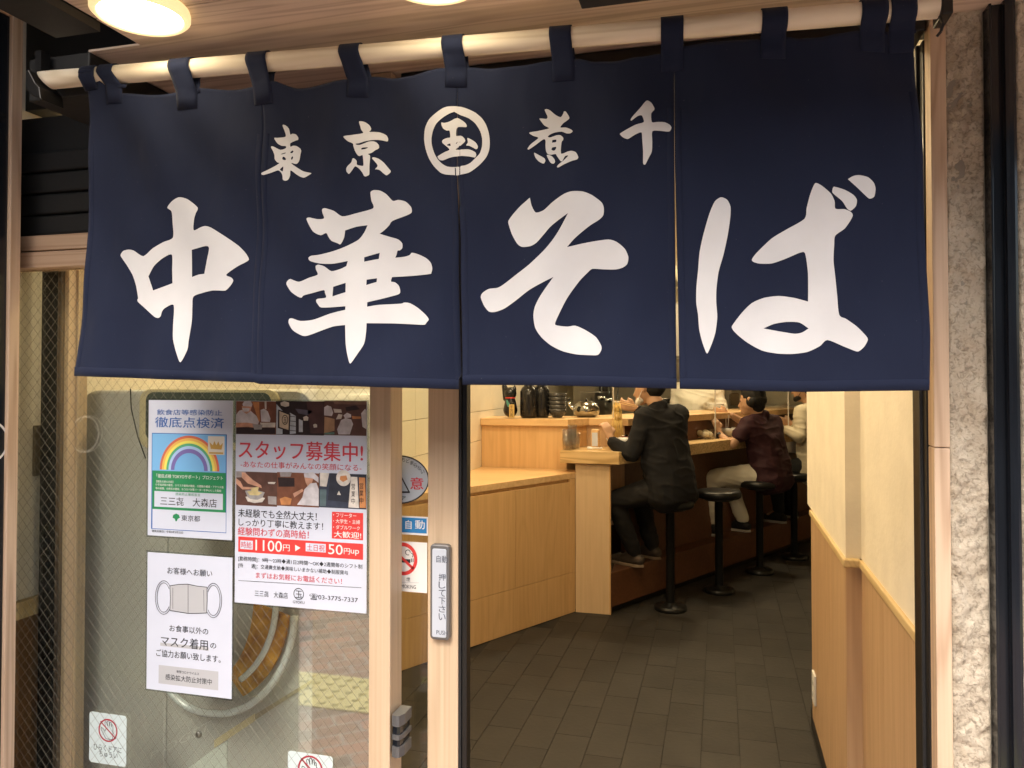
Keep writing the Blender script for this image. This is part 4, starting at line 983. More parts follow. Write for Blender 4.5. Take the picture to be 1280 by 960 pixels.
glyph('white_character', 425, 140, 10.667, [[
 [(268,140),(300,132),(340,140),(390,175),(415,220),(410,245),(397,270),(450,264),(515,264),(570,280),(610,305),(630,345),(630,375),(615,385),(560,375),(500,372),(420,385),(350,410),(290,440),(245,452),(260,465),(300,462),(350,435),(400,405),(450,397),(490,410),(520,445),(525,480),(510,500),(480,520),(440,560),(398,578),(420,595),(425,630),(420,740),(420,850),(400,870),(370,882),(350,870),(330,830),(290,780),(240,750),(200,800),(160,845),(145,845),(120,815),(118,780),(140,745),(190,700),(205,655),(220,645),(250,665),(262,690),(260,720),(275,735),(340,742),(345,700),(335,605),(320,603),(295,615),(270,600),(240,550),(220,490),(210,450),(150,425),(110,390),(90,365),(110,352),(200,335),(325,297),(300,250),(285,200)],
 [(315,510),(340,495),(395,488),(370,510),(320,525)]],
 [[(450,625),(475,618),(530,635),(590,680),(650,750),(683,790),(680,815),(645,850),(625,852),(590,825),(550,790),(515,780),(490,780),(512,750),(520,730),(505,700),(470,660),(452,640)]]], 3)
glyph('white_emblem', 520, 120, 8.73, [[
 [(420,113),(490,115),(560,133),(640,170),(710,230),(755,300),(785,390),(797,490),(790,580),(760,660),(700,740),(640,800),(580,845),(500,868),(446,872),(443,872),(441,800),(430,790),(432,868),(420,868),(330,862),(270,840),(200,770),(150,690),(115,590),(100,480),(115,370),(160,280),(230,210),(300,150),(350,125)],
 [(420,175),(420,175),(480,205),(570,235),(640,290),(690,370),(712,450),(712,540),(690,620),(650,670),(600,730),(540,765),(440,782),(350,778),(290,745),(240,690),(205,620),(185,540),(185,470),(205,390),(240,320),(300,255),(370,200)]],
 [[(292,305),(320,308),(370,290),(420,255),(455,241),(490,258),(530,285),(550,315),(545,335),(510,338),(465,340),(445,365),(443,438),(480,435),(510,445),(535,475),(535,500),(500,540),(437,590),(500,590),(570,582),(610,592),(645,612),(655,640),(645,665),(635,670),(580,662),(510,662),(430,668),(370,685),(310,710),(290,712),(265,705),(245,675),(260,660),(320,625),(372,600),(365,580),(330,550),(305,530),(297,510),(310,490),(350,470),(382,460),(375,390),(345,390),(310,370),(293,335)],
  [(345,548),(380,528),(385,555)],[(440,525),(455,505),(458,510),(445,528)]],
 [[(558,455),(600,470),(645,500),(668,540),(665,565),(650,575),(620,560),(580,542),(548,540),(565,505)]]], 3)
glyph('white_character', 650, 120, 6.4, [[
 [(195,105),(210,97),(235,105),(280,140),(320,155),(340,125),(345,108),(360,108),(385,145),(388,165),(365,185),(340,205),(318,240),(360,238),(400,252),(417,268),(400,285),(370,288),(330,275),(280,285),(240,305),(222,325),(240,330),(290,308),(320,305),(342,325),(342,345),(330,365),(328,460),(380,440),(410,433),(445,445),(465,485),(455,505),(410,520),(350,550),(310,575),(297,570),(310,550),(350,515),(385,475),(360,480),(340,520),(325,522),(295,480),(285,465),(250,472),(225,468),(210,445),(205,400),(205,360),(190,348),(130,395),(75,432),(63,425),(90,390),(150,340),(110,325),(78,305),(85,296),(140,285),(215,262),(230,252),(195,235),(170,205),(155,182),(170,178),(210,178),(218,160),(205,130)],
 [(258,350),(258,350),(288,345),(286,365),(255,372),(255,372)],[(258,412),(258,412),(288,405),(285,425),(270,438),(252,430)]],
 [[(115,458),(150,475),(195,500),(205,520),(195,542),(180,542),(150,525),(125,495)]],[[(215,475),(250,480),(275,505),(282,530),(270,545),(250,540),(235,520)]]], 3)
glyph('white_character', 650, 120, 6.4, [[
 [(1020,40),(1050,55),(1072,90),(1075,110),(1050,145),(1055,215),(1100,210),(1155,208),(1195,225),(1212,250),(1200,280),(1180,286),(1110,282),(1058,290),(1058,370),(1055,450),(1030,500),(1005,548),(995,552),(985,540),(985,450),(978,350),(972,300),(920,320),(870,350),(850,350),(820,335),(800,312),(815,300),(870,270),(930,240),(990,220),(985,185),(972,165),(940,175),(895,210),(886,205),(900,180),(960,110),(1000,55)]]], 3)

# ================================================================== INTERIOR FURNITURE
ub = Vector((math.sin(R(28.8)), math.cos(R(28.8)), 0)); vb = Vector((ub.y, -ub.x, 0))      # along the bar / toward the customers
def slab(name, pts, z0, z1, m, parent, bevel=0): return obj(name, prism(B(), pts, z0, z1), m, parent, bevel=bevel)
# chest
cr = Vector((-.911, 4.965, 0)); cl = cr - ub*1.42
chs = thing('low_chest', 'low oak chest with flush cupboard doors at the end of the counter', 'cabinet', cr)
bk_y = 5.13
def off(p, a, b): q = p+ub*a+vb*b; return (q.x, q.y)
slab('carcass', [off(cl, 0, -.022), off(cr, -.002, -.022), (cr.x-.004, bk_y-.012), (-1.598, bk_y-.012), (-1.598, cl.y+.03)], 0, .862, M['oak'], chs)
slab('top', [off(cl, 0, 0), off(cr, -.001, 0), (cr.x-.002, bk_y-.011), (-1.598, bk_y-.011), (-1.598, cl.y+.0)], .863, .90, M['oak_x'], chs, .002)
def facep(name, a0, a1, z0, z1, m): # panel on the chest face, a measured back from right corner
    return slab(name, [off(cr, -a0, 0), off(cr, -a1, 0), off(cr, -a1, -.02), off(cr, -a0, -.02)], z0, z1, m, chs, .0012)
facep('end_stile', .001, .055, .262, .862, M['oak']); facep('plinth_panel', .001, 1.41, .003, .260, M['oak'])
q1 = .42
facep('door', .057, .057+.50, .262, .842, M['oak']); facep('door', .5595, .5595+.50, .262, .842, M['oak']); facep('door', 1.062, 1.41, .262, .842, M['oak'])
# bar
bar = thing('ramen_counter', 'long timber counter with raised ledge, thick slab top and dark kick step', 'counter', (-.9, 5.1, 0))
box('side_panel', -1.598, -1.001, bk_y, bk_y+.03, .0, 1.188, M['oak'], bar)
pE = Vector((-.685, 4.965, 0))
box('end_panel', -.909, -.690, 4.966, 5.0, 0, .955, M['pale_panel'], bar); box('edge_strip', -.6895, -.682, 4.962, 5.0, 0, .955, M['oak'], bar)
# receding panel from side panel to slab back
f0 = Vector((-1.0, bk_y, 0)); f1 = f0+ub*.22; f2 = Vector((f1.x+.26, f1.y, 0))
slab('return_panel', [(f0.x, f0.y+.001), (f1.x, f1.y), (f1.x-.03, f1.y), (f0.x-.03, f0.y+.035)], .0, 1.188, M['oak'], bar)
slab('inner_panel', [(f1.x+.001, f1.y), (f2.x, f2.y), (f2.x, f2.y+.03), (f1.x+.001, f1.y+.03)], .6, 1.188, M['wainscot'], bar)
f3 = f2+ub*3.6
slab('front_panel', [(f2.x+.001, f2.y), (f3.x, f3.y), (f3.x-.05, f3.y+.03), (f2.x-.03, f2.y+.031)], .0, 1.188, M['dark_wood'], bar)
# raised ledge (polyline)
g0 = (-1.598, 5.105); g1 = (-.985, 5.105); g2 = (f1.x+.02, f1.y-.03); g3 = (f2.x+.03, f2.y-.03); g4 = (f3.x+.04, f3.y-.02)
slab('ledge', [g0, g1, g2, g3, g4, (g4[0]-.36, g4[1]+.2), (g3[0]-.38, g3[1]+.32), (-1.598, 5.45)], 1.189, 1.236, M['oak_x'], bar, .002)
# slab counter
s0 = Vector((-1.005, 4.935, 0)); s1 = Vector((-.622, 4.925, 0)); s2 = s1+ub*4.0
slab('counter_top', [(s0.x, s0.y), (s1.x, s1.y), (s2.x, s2.y), (f3.x, f3.y-.002), (f2.x+.002, f2.y-.003), (f1.x+.003, f1.y-.003), (-.999, bk_y-.003)], .962, 1.042, M['slab'], bar, .003)
# kick step
k0 = Vector((-.680, 4.97, 0)); k1 = k0+ub*3.8
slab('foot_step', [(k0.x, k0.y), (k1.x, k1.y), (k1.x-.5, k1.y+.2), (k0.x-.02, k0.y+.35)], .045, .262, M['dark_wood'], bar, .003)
slab('step_plinth', [(k0.x-.02, k0.y+.03), (k1.x-.03, k1.y+.03), (k1.x-.5, k1.y+.2), (k0.x-.04, k0.y+.3)], .0, .044, M['black'], bar)
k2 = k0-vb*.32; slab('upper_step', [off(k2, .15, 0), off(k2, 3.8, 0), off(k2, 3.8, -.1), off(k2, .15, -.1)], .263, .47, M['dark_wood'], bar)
# stools
def stool():
    t = thing('bar_stool', '', 'stool', (-.31, 5.15, 0)); c = Vector((-.31, 5.15, 0))
    vinyl = mat('black_vinyl', (.008,.008,.008), .38)
    obj('seat', lathe(B(), c, [(0,.665),(.14,.665),(.152,.672),(.157,.69),(.155,.708),(.143,.718),(.12,.722),(0,.724)], 40), vinyl, t, True)
    obj('seat_plate', lathe(B(), c, [(0,.650),(.10,.650),(.10,.6645),(0,.6645)], 24), M['black'], t)
    obj('column', lathe(B(), c, [(.029,.020),(.029,.645),(.034,.6495),(0,.6497)], 24), mat('stool_black', (.006,.006,.006), .3), t, True)
    obj('floor_flange', lathe(B(), c, [(0,.0),(.103,.0),(.105,.004),(.103,.026),(.092,.033),(.045,.036),(.034,.05),(0,.05)], 40), bpy.data.materials['stool_black'], t, True)
    return t
st0 = stool(); sp = [hz(838, 762, .0), hz(899, 740, 0), hz(950, 716, 0), hz(993, 698, 0)]
labs = ['nearest black round stool, under the person in the black jacket', 'empty black round stool, second from the doorway', 'black round stool under the person in the maroon shirt', 'farthest black round stool, beside the wall corner']
for i, (p_, lb) in enumerate(zip(sp, labs)):
    if i == 0: o = st0
    else:
        o = st0.copy(); COL.objects.link(o)
        for c_ in st0.children: k = c_.copy(); COL.objects.link(k); k.parent = o
    o.location = (p_.x, p_.y, 0); o['label'] = lb; o['group'] = 'black stools along the counter'
# ---- things on ledge and counter
def bowl_prof(r, h, t=.004): return [(0,0),(r*.45,0),(r*.5,h*.08),(r*.8,h*.45),(r,h),(r-t,h),(r*.76,h*.5),(r*.4,h*.14),(0,h*.12)]
cat_m = mat('cat_black', (.012,.012,.013), .15); gold = mat('gold_paint', (.62,.43,.15), .4); 
cp = hy(638, 516, 5.2); cp.z = 1.237
mc = thing('lucky_cat', 'black beckoning cat figurine with gold plaque at the left of the ledge', 'figurine', cp)
def uvs(bm, c, r, sx=1, sy=1, sz=1, n=16):
    k = bmesh.ops.create_uvsphere(bm, u_segments=n, v_segments=n//2+2, radius=r)['verts']
    for v in k: v.co = Vector((v.co.x*sx, v.co.y*sy, v.co.z*sz))+Vector(c)
    return bm
def raw_blob(shapes, voxel):
    bm = B()
    for sh in shapes:
        t_ = B()
        for (p_, r_) in sh: uvs(t_, p_, r_, n=12)
        h_ = bmesh.ops.convex_hull(t_, input=t_.verts[:])
        bad = [e for e in h_['geom_interior']+h_['geom_unused'] if isinstance(e, bmesh.types.BMVert)]
        bmesh.ops.delete(t_, geom=list(set(bad)), context='VERTS')
        me = bpy.data.meshes.new('t'); t_.to_mesh(me); t_.free(); bm.from_mesh(me); bpy.data.meshes.remove(me)
    me = bpy.data.meshes.new('t'); bm.to_mesh(me); bm.free(); o = bpy.data.objects.new('t', me)
    m1 = o.modifiers.new('r', 'REMESH'); m1.mode = 'VOXEL'; m1.voxel_size = voxel; m1.use_smooth_shade = True
    m2 = o.modifiers.new('s', 'SMOOTH'); m2.factor = .5; m2.iterations = 3
    r = evaluate(o)
    bpy.data.objects.remove(o); bpy.data.meshes.remove(me); return r
def blob(name, shapes, m, parent, voxel=.008, wrinkle=0):
    me = raw_blob(shapes, voxel); me.name = name
    if wrinkle:
        nrm_ = [n.vector.copy() for n in me.vertex_normals]
        for v, nv_ in zip(me.vertices, nrm_):
            q = v.co; v.co = q + nv_*(noise.noise(Vector((q.x*7, q.y*7, q.z*13)))*wrinkle*.8 + (1-abs(noise.noise(Vector((q.x*6+q.z*9, q.y*6-q.z*5, q.z*16)))))**6*wrinkle*.6)
    return link_mesh(name, me, m, parent, True)
V = Vector
blob('body', [[(cp+V((0,0,.055)), .052), (cp+V((0,0,.11)), .040)], [(cp+V((0,0,.17)), .045)], [(cp+V((-.04,0,.13)), .014), (cp+V((-.048,0,.22)), .015)], [(cp+V((.03,-.02,.07)), .016), (cp+V((.035,-.045,.10)), .012)], [(cp+V((-.03,0,.20)), .014), (cp+V((-.032,0,.228)), .004)], [(cp+V((.03,0,.20)), .014), (cp+V((.032,0,.228)), .004)]], cat_m, mc, .005)
box('plaque', cp.x+.008, cp.x+.045, cp.y-.066, cp.y-.058, cp.z+.004, cp.z+.095, gold, mc, .003)
obj('collar', lathe(B(), cp+V((0,0,.133)), [(.030,0),(.036,.004),(.036,.010),(.030,.014)], 24), M['red'], mc, True)
P_ = Print(cp.y-.0665, mc)
def kt(ch_, x, z, s): 
    me = text_mesh(ch_, .02); xs = [v.co.x for v in me.vertices]; ys = [v.co.y for v in me.vertices]
    for v in me.vertices: v.co = (x+(v.co.x-min(xs))/(max(xs)-min(xs))*s, cp.y-.0668, z+(v.co.y-min(ys))/(max(ys)-min(ys))*s)
    return me
bmt = B()
for i, ch_ in enumerate('千万両'): me = kt(ch_, cp.x+.015, cp.z+.066-i*.028, .023); bmt.from_mesh(me); bpy.data.meshes.remove(me)
me = bpy.data.meshes.new('plaque_lettering'); bmt.to_mesh(me); bmt.free(); link_mesh('plaque_lettering', me, M['ink'], mc)
blob('bib', [[(cp+V((-.012,-.045,.118)), .009), (cp+V((.0,-.052,.085)), .010)]], mat('bib_teal', (.05,.22,.18), .4), mc, .004)
for j, (px, r, h, lb) in enumerate(((661, .062, .26, 'black round pot beside the lucky cat'), (677, .055, .27, 'black pot just left of the stacked bowls'))):
    c = hy(px, 516, 5.23+.06*j); c.z = 1.237
    o = obj('black_pot', lathe(B(), c, [(0,0),(r*.8,0),(r,.02),(r,h*.7),(r*.8,h*.8),(r*.55,h*.85),(r*.5,h),(0,h)], 32), cat_m, None, True, origin=c); tag(o, lb, 'pot', 'black pots on the ledge')
bm_ = mat('bowl_dark', (.05,.048,.045), .2, var=.5, vscale=60)
for i in range(5):
    c = hy(697, 515, 5.30); c.z = 1.239+i*.027
    o = obj('bowl', lathe(B(), c, bowl_prof(.068, .062), 32), bm_, None, True, origin=c)
    tag(o, ('bottom bowl of the dark stack on the ledge', 'second bowl from the bottom of the dark stack', 'middle bowl of the dark stack on the ledge', 'second bowl from the top of the dark stack', 'top bowl of the dark stack on the ledge')[i], 'bowl', 'stacked dark bowls on the ledge')
kc = hy(733, 516, 5.45); kc.z = 1.237
kt_ = thing('steel_kettle', 'shiny rounded steel kettle on the ledge right of the bowls', 'kettle', kc)
obj('body', lathe(B(), kc, [(0,0),(.06,0),(.088,.02),(.095,.05),(.088,.08),(.06,.105),(.02,.115),(0,.117)], 32), mat('dull_steel', (.32,.31,.27), .18, 1), kt_, True)
obj('spout', path_tube(B(), [kc+V((-.085,0,.05)), kc+V((-.115,0,.075)), kc+V((-.125,0,.105))], .011, 10), M['chrome'], kt_, True)
blob('knob', [[(kc+V((-.125,0,.125)), .013)], [(kc+V((0,0,.122)), .010)]], M['black'], kt_, .004)
# cups on the counter (two stacks of clear tumblers)
clear = glassmat('clear_cup', (.86,.85,.83), .10, .05)
for k, (px, py, n_, Y_) in enumerate(((708.5, 559, 3, 4.99), (715.5, 558, 4, 5.04), (719.5, 554, 2, 5.10))):
    for i in range(n_):
        c = hy(px, py, Y_); c.z = 1.043+i*.028
        o = obj('tumbler', lathe(B(), c, [(0,.003),(.024,.003),(.029,.078),(.031,.078),(.0255,.0),(0,.0)], 20), clear, None, True, origin=c)
        tag(o, 'clear plastic tumbler, %s of the %s stack at the counter end' % (('lowest', 'second', 'third', 'topmost')[i], ('front left', 'tallest middle', 'back right')[k]), 'tumbler', 'stacked clear tumblers on the counter end')
# tissue box/menu stand, spoon rest
mo = hy(743, 558, 5.12); mo.z = 1.043
ms = thing('menu_stand', 'small pale wooden condiment stand near the seated person', 'stand', mo)
box('frame', mo.x-.022, mo.x+.028, mo.y, mo.y+.06, 1.0435, 1.17, M['oak_x'], ms, .004); box('white_card', mo.x-.016, mo.x+.022, mo.y-.003, mo.y-.0005, 1.06, 1.15, M['paper'], ms)
spn = hy(742, 560, 5.06); spn.z = 1.044
o = blob('soup_spoon', [[(spn+V((-.035,.01,.006)), .012), (spn+V((-.01,0,.006)), .009)], [(spn+V((-.01,0,.008)), .006), (spn+V((.06,-.025,.012)), .005)]], M['white'], None, .004); tag(o, 'white ceramic spoon lying at the front of the counter', 'spoon')
jars = [(780, 540, 5.35, .03, .07, 'small red sauce jar in front of the black jacket person'), (914, 535, 6.75, .035, .06, 'red sauce jar beside the maroon shirt person')]
for px, py, Y_, r, h, lb in jars:
    c = hy(px, py+8, Y_); c.z = 1.043
    t_ = thing('sauce_jar', lb, 'jar', c, 'red sauce jars on the counter')
    obj('jar', lathe(B(), c, [(0,0),(r,0),(r,h),(r*.9,h),(0,h)], 20), mat('sauce_red', (.30,.03,.02), .2), t_, True); obj('lid', lathe(B(), c+V((0,0,h)), [(r*.95,.0005),(r*.95,.012),(.008,.016),(.008,.035),(0,.036)], 20), M['chrome'], t_, True)
rb = hy(775, 556, 5.16); rb.z = 1.043
def ramen(c, lb):
    t_ = thing('ramen_bowl', lb, 'bowl', c, 'ramen bowls being eaten'); obj('bowl', lathe(B(), c, bowl_prof(.092, .07), 36), M['white'], t_, True)
    obj('soup', lathe(B(), c+V((0,0,.052)), [(0,0),(.078,0)], 24), mat('soup', (.35,.20,.07), .15), t_)
    return t_
ramen(rb, 'white ramen bowl under the lifted noodles'); rb2 = hy(912, 551, 6.55); rb2.z = 1.043; ramen(rb2, 'white ramen bowl of the maroon shirt person')
# noodles
nd = B(); hand_c = hy(776, 505, 5.22)
for i in range(26):
    a = random.uniform(-.022, .022); b2 = random.uniform(-.018, .018); p0 = hy(771+random.uniform(-4, 5), 503+random.uniform(0, 4), 5.20)
    p3 = hy(772+random.uniform(-6, 7), 548+random.uniform(-6, 2), 5.18); mid = p0.lerp(p3, .5)+V((a*.4, b2, 0))
    path_tube(nd, [p0+V((0, b2, 0)), p0.lerp(mid, .5)+V((a*.3, b2, .0)), mid, p3+V((a*.3, b2, 0))], .0022, 5)
o = obj('noodles', nd, mat('noodle_yellow', (.72,.50,.16), .35), None, True, origin=hand_c); tag(o, 'bundle of yellow noodles lifted from the bowl with chopsticks', 'noodles')
ck = obj('chopsticks', tube(tube(B(), hy(768, 500.5, 5.2), hy(796, 507, 5.24), .002, .0032, 6), hy(768, 502.5, 5.22), hy(796, 509, 5.26), .002, .0032, 6), M['oak_x'], None, origin=hy(780, 503, 5.22)); tag(ck, 'wooden chopsticks holding noodles above the bowl', 'chopsticks')
ck = obj('chopsticks', tube(tube(B(), hy(907, 519, 6.5), hy(908, 545, 6.5), .003, .002, 6), hy(911, 519, 6.5), hy(909, 545, 6.52), .003, .002, 6), M['white'], None, origin=hy(908, 530, 6.5)); tag(ck, 'white chopsticks held upright over the second bowl', 'chopsticks')
# glasses & tray of eggs near middle
gt = hy(880, 549, 6.2); gt.z = 1.043
tr_ = thing('egg_basket', 'clear container of pale onions on the counter between the diners', 'basket', gt)
obj('basket', lathe(B(), gt, [(0,0),(.075,0),(.085,.075),(.082,.075),(.072,.004),(0,.004)], 24), clear, tr_, True)
for i in range(5): a = i*1.25; obj('onion', uvs(B(), gt+V((math.cos(a)*.04, math.sin(a)*.04, .036+.012*(i % 2))), .027, 1, 1, .85, 12), mat('onion_white', (.72,.66,.48), .4) if i == 0 else bpy.data.materials['onion_white'], tr_, True)
# acrylic partitions
for px, Y_, lb in ((893.5, 6.25, 'clear acrylic divider with pale edge left of the maroon shirt person'), (985, 7.0, 'clear acrylic divider left of the beige shirt person'), (766, 5.42, 'clear acrylic divider behind the lifted noodles')):
    c = hy(px, 550, Y_); t_ = thing('acrylic_divider', lb, 'divider', (c.x, c.y, 1.043), 'acrylic dividers on the counter')
    e = c; slab('sheet', [off(e, 0, 0), off(e, .004, 0), off(e, .004, -.36), off(e, 0, -.36)], 1.0435, 1.75, M['acrylic'], t_)
    slab('edge', [off(e, -.001, .0005), off(e, .005, .0005), off(e, .005, .008), off(e, -.001, .008)], 1.0435, 1.75, mat('acrylic_edge', (.62,.60,.55), .3) if px == 893.5 else bpy.data.materials['acrylic_edge'], t_)
# kitchen background
kt2 = thing('kitchen_hood', 'steel kitchen hood and pipes above the stove behind the ledge', 'hood', (-.4, 7.0, 1.4))
box('canopy', -1.55, 1.6, 7.2, 8.3, 1.72, 2.2, M['steel'], kt2); box('backsplash', -1.55, 1.9, 8.35, 8.38, .9, 1.72, mat('splash', (.66,.63,.50), .35), kt2)
box('range_top', -1.2, 1.4, 7.3, 8.2, .85, 1.12, M['steel'], kt2, .005)
for i, (px, y_, r, h, lb) in enumerate(((745, 7.4, .15, .26, 'steel stock pot on the range behind the kettle'), (830, 7.5, .16, .2, 'low steel pan on the range behind the black jacket'))):
    c = hy(px, 500, y_); c.z = 1.121; t_ = thing('stock_pot', lb, 'pot', c, 'steel pots on the range')
    obj('pot', lathe(B(), c, [(0,0),(r,0),(r,h),(r*1.04,h),(r*1.04,h+.008),(r*.97,h+.008),(r*.96,.01),(0,.01)], 32), M['steel'], t_, True); obj('handle', path_tube(B(), [c+V((-r, -.03, h*.7)), c+V((-r-.03, -.03, h*.7)), c+V((-r-.03, .03, h*.7)), c+V((-r, .03, h*.7))], .005, 6), M['steel'], t_)
for i, (px, col, w_, h_, lb) in enumerate(((756, (.05,.045,.04), .09, .2, 'dark bottle on the wall shelf'), (905, (.6,.58,.5), .14, .16, 'pale carton on the back shelf'), (917, (.25,.2,.12), .1, .12, 'brown tin on the back shelf'), (940, (.5,.45,.35), .12, .2, 'tall beige carton on the back shelf'))):
    c = hy(px, 497, 8.0); c.z = 1.25 if i else 1.33; t_ = box('shelf_item', c.x-w_/2, c.x+w_/2, 7.9, 8.1, c.z, c.z+h_, mat('item%d' % i, col, .5), None, .008); tag(t_, lb, 'container', 'items on the kitchen shelf')
o = box('kitchen_shelf', .2, 2.2, 7.85, 8.3, 1.21, 1.245, M['steel']); tag(o, 'steel shelf at the back of the kitchen', 'shelf')

for i, (px, lb) in enumerate(((752, 'left steel ladle hanging under the hood'), (761, 'middle steel ladle hanging under the hood'), (772, 'right steel ladle hanging under the hood'))):
    c = hy(px, 505, 7.15); c.z = 1.34-.02*i; t_ = thing('ladle', lb, 'ladle', c, 'ladles hanging under the hood')
    obj('handle', tube(B(), c+V((0,0,.03)), c+V((.01,0,.38)), .006, n=8), M['chrome'], t_, True); obj('scoop', lathe(B(), c, [(0,-.035),(.03,-.025),(.045,.01),(.043,.01),(.028,-.022),(0,-.03)], 20), M['chrome'], t_, True)
    obj('hook', tube(B(), c+V((.01,0,.38)), c+V((.01,.05,.39)), .005, n=6), M['chrome'], t_)
for i in range(4):
    c = hy(895, 512, 7.0); c.z = 1.238+i*.014; c.y = 6.95+.0; o = obj('plate', lathe(B(), c, [(0,0),(.05,0),(.085,.018),(.083,.020),(.05,.004),(0,.004)], 24), M['white'], None, True, origin=c)
    tag(o, '%s white plate of the small stack on the ledge' % ('lowest', 'second', 'third', 'top')[i], 'plate', 'stacked white plates on the ledge')
for px, col, lb in ((806, (.10,.04,.02), 'dark soy bottle against the counter back panel'), (876, (.45,.36,.2), 'pale pepper shaker on the counter by the onions'), (884, (.22,.03,.02), 'small red chilli shaker on the counter by the onions')):
    c = hy(px, 545, 6.1 if px < 850 else 6.55); c.z = 1.043; t_ = thing('condiment_bottle', lb, 'bottle', c, 'condiment bottles on the counter')
    obj('bottle', lathe(B(), c, [(0,0),(.022,0),(.022,.07),(.010,.09),(.010,.10),(0,.10)], 16), mat('bottle_c', col, .2), t_, True); obj('cap', lathe(B(), c+V((0,0,.1005)), [(.012,0),(.012,.018),(0,.02)], 12), M['red'], t_, True)
# ================================================================== PEOPLE
skin = mat('skin', (.52,.31,.19), .5); hairm = mat('hair', (.008,.007,.006), .7, bump=.6, bscale=120)
Fd = V((-.883, .469, 0)); Ld = V((-.469, -.883, 0)); UP = V((0, 0, 1))
def hand(palm, dirf, side, curl=.6, s=1.0):
    """palm centre, direction of fingers, thumb side -> shapes: palm hull, five bent fingers"""
    d = dirf.normalized(); sd = (side-d*side.dot(d)).normalized(); nrm = d.cross(sd)
    sh = [[(palm-d*.035*s+sd*.012*s, .014*s), (palm-d*.035*s-sd*.012*s, .014*s), (palm+d*.03*s+sd*.026*s, .011*s), (palm+d*.03*s-sd*.028*s, .010*s)]]
    for k, (o_, ln) in enumerate(((.027, .070), (.010, .078), (-.009, .072), (-.026, .056))):
        a = palm+d*.035*s+sd*o_*s; b = a+(d*math.cos(curl*.6)+nrm*math.sin(curl*.6))*ln*.5*s; c = b+(d*math.cos(curl*1.6)+nrm*math.sin(curl*1.6))*ln*.5*s
        sh += [[(a, .0088*s), (b, .0078*s)], [(b, .0078*s), (c, .0065*s)]]
    a = palm-d*.02*s+sd*.022*s; b = a+(d*.6+sd*.8).normalized()*.035*s; c = b+(d*.85+nrm*.5).normalized()*.03*s
    sh += [[(a, .011*s), (b, .0095*s)], [(b, .0095*s), (c, .008*s)]]
    return sh
def person(label, J, mats, loc, sleeve='long', voxel=.009, group='diners on the black stools', hairlong=0, maskc=None, collar=True, hem=.72, shoecol=None, hand_dirs=None):
    t = thing('person', label, 'person', loc, group)
    hd = J['head']; nk = J['neck']; fd = J.get('face', Fd)
    side = UP.cross(fd).normalized()
    body = []
    # head
    body += [[(hd+V((0,0,.03)), .088), (hd+fd*.01-V((0,0,.02)), .078)], [(hd+fd*.045+V((0,0,.0)), .055), (hd+fd*.055-V((0,0,.075)), .035), (hd+fd*.01-V((0,0,.05)), .055)],
             [(hd+fd*.092-V((0,0,.0)), .010), (hd+fd*.108-V((0,0,.028)), .011)], [(hd+fd*.088-V((0,0,.058))+side*.018, .007), (hd+fd*.088-V((0,0,.058))-side*.018, .007)]]
    for s_ in (1, -1): body += [[(hd+side*.088*s_+V((0,0,.012))-fd*.005, .014), (hd+side*.086*s_-V((0,0,.02))-fd*.002, .011)]]
    body += [[(hd-V((0,0,.06))-fd*.015, .052), (nk, .056)]]
    LS, RS, CH, PV = J['ls'], J['rs'], J['chest'], J['pelvis']
    tor = [[(nk-V((0,0,.03)), .06), (LS, .052), (RS, .052)], [(LS, .055), (RS, .055), (CH+Ld*.09, .095), (CH-Ld*.09, .095)], [(CH+Ld*.09, .095), (CH-Ld*.09, .095), (PV+Ld*.08, .105), (PV-Ld*.08, .105)]]
    body += tor
    for s_ in ('l', 'r'):
        body += [[(J[s_+'s'], .045), (J[s_+'e'], .036)], [(J[s_+'e'], .036), (J[s_+'w'], .024)]]
        dr, sd = J[s_+'h']; body += [[(J[s_+'w'], .024), (J[s_+'w']+dr.normalized()*.03, .022)]]; body += hand(J[s_+'w']+dr.normalized()*.065, dr, sd, J.get('curl', .7))
        sgn = 1 if s_ == 'l' else -1
        hip = PV+Ld*.085*sgn-V((0,0,.02))
        body += [[(hip, .085), (J[s_+'k'], .055)], [(J[s_+'k'], .055), (J[s_+'a'], .036)], [(J[s_+'a'], .036), (J[s_+'a']+Fd*.1-V((0,0,.05)), .03)]]
    blob('body', body, skin, t, .0075)
    # top
    top = [[(a, r+.014) for a, r in sh] for sh in tor[1:]] + [[(nk-V((0,0,.045)), .078), (LS, .068), (RS, .068)]]
    fl_ = .022 if sleeve == 'long' else .02
    top += [[(PV+Ld*.09+V((0,0,hem-.80)), .125), (PV-Ld*.09+V((0,0,hem-.80)), .125), (CH+Ld*.09, .112), (CH-Ld*.09, .112)]]
    for s_ in ('l', 'r'):
        sh_, e_, w_ = J[s_+'s'], J[s_+'e'], J[s_+'w']
        if sleeve == 'long': top += [[(sh_, .066), (e_, .054)], [(e_, .054), (w_-(w_-e_).normalized()*.01, .039)]]
        else: top += [[(sh_, .066), (sh_.lerp(e_, .50), .060)]]
    if collar: top += [[(nk+side*.03+V((0,0,.0)), .045), (nk-side*.03, .045), (nk-fd*.03, .045)]]
    blob('shirt' if sleeve == 'short' else 'jacket', top, mats['top'], t, voxel, wrinkle=.012)
    tr2 = []
    for s_ in ('l', 'r'):
        sgn = 1 if s_ == 'l' else -1; hip = PV+Ld*.085*sgn-V((0,0,.02))
        tr2 += [[(hip, .098), (J[s_+'k'], .068)], [(J[s_+'k'], .068), (J[s_+'a']+V((0,0,.03)), .050)]]
    tr2 += [[(PV+Ld*.08-V((0,0,.01)), .112), (PV-Ld*.08-V((0,0,.01)), .112)]]
    blob('trousers', tr2, mats['legs'], t, voxel, wrinkle=.008)
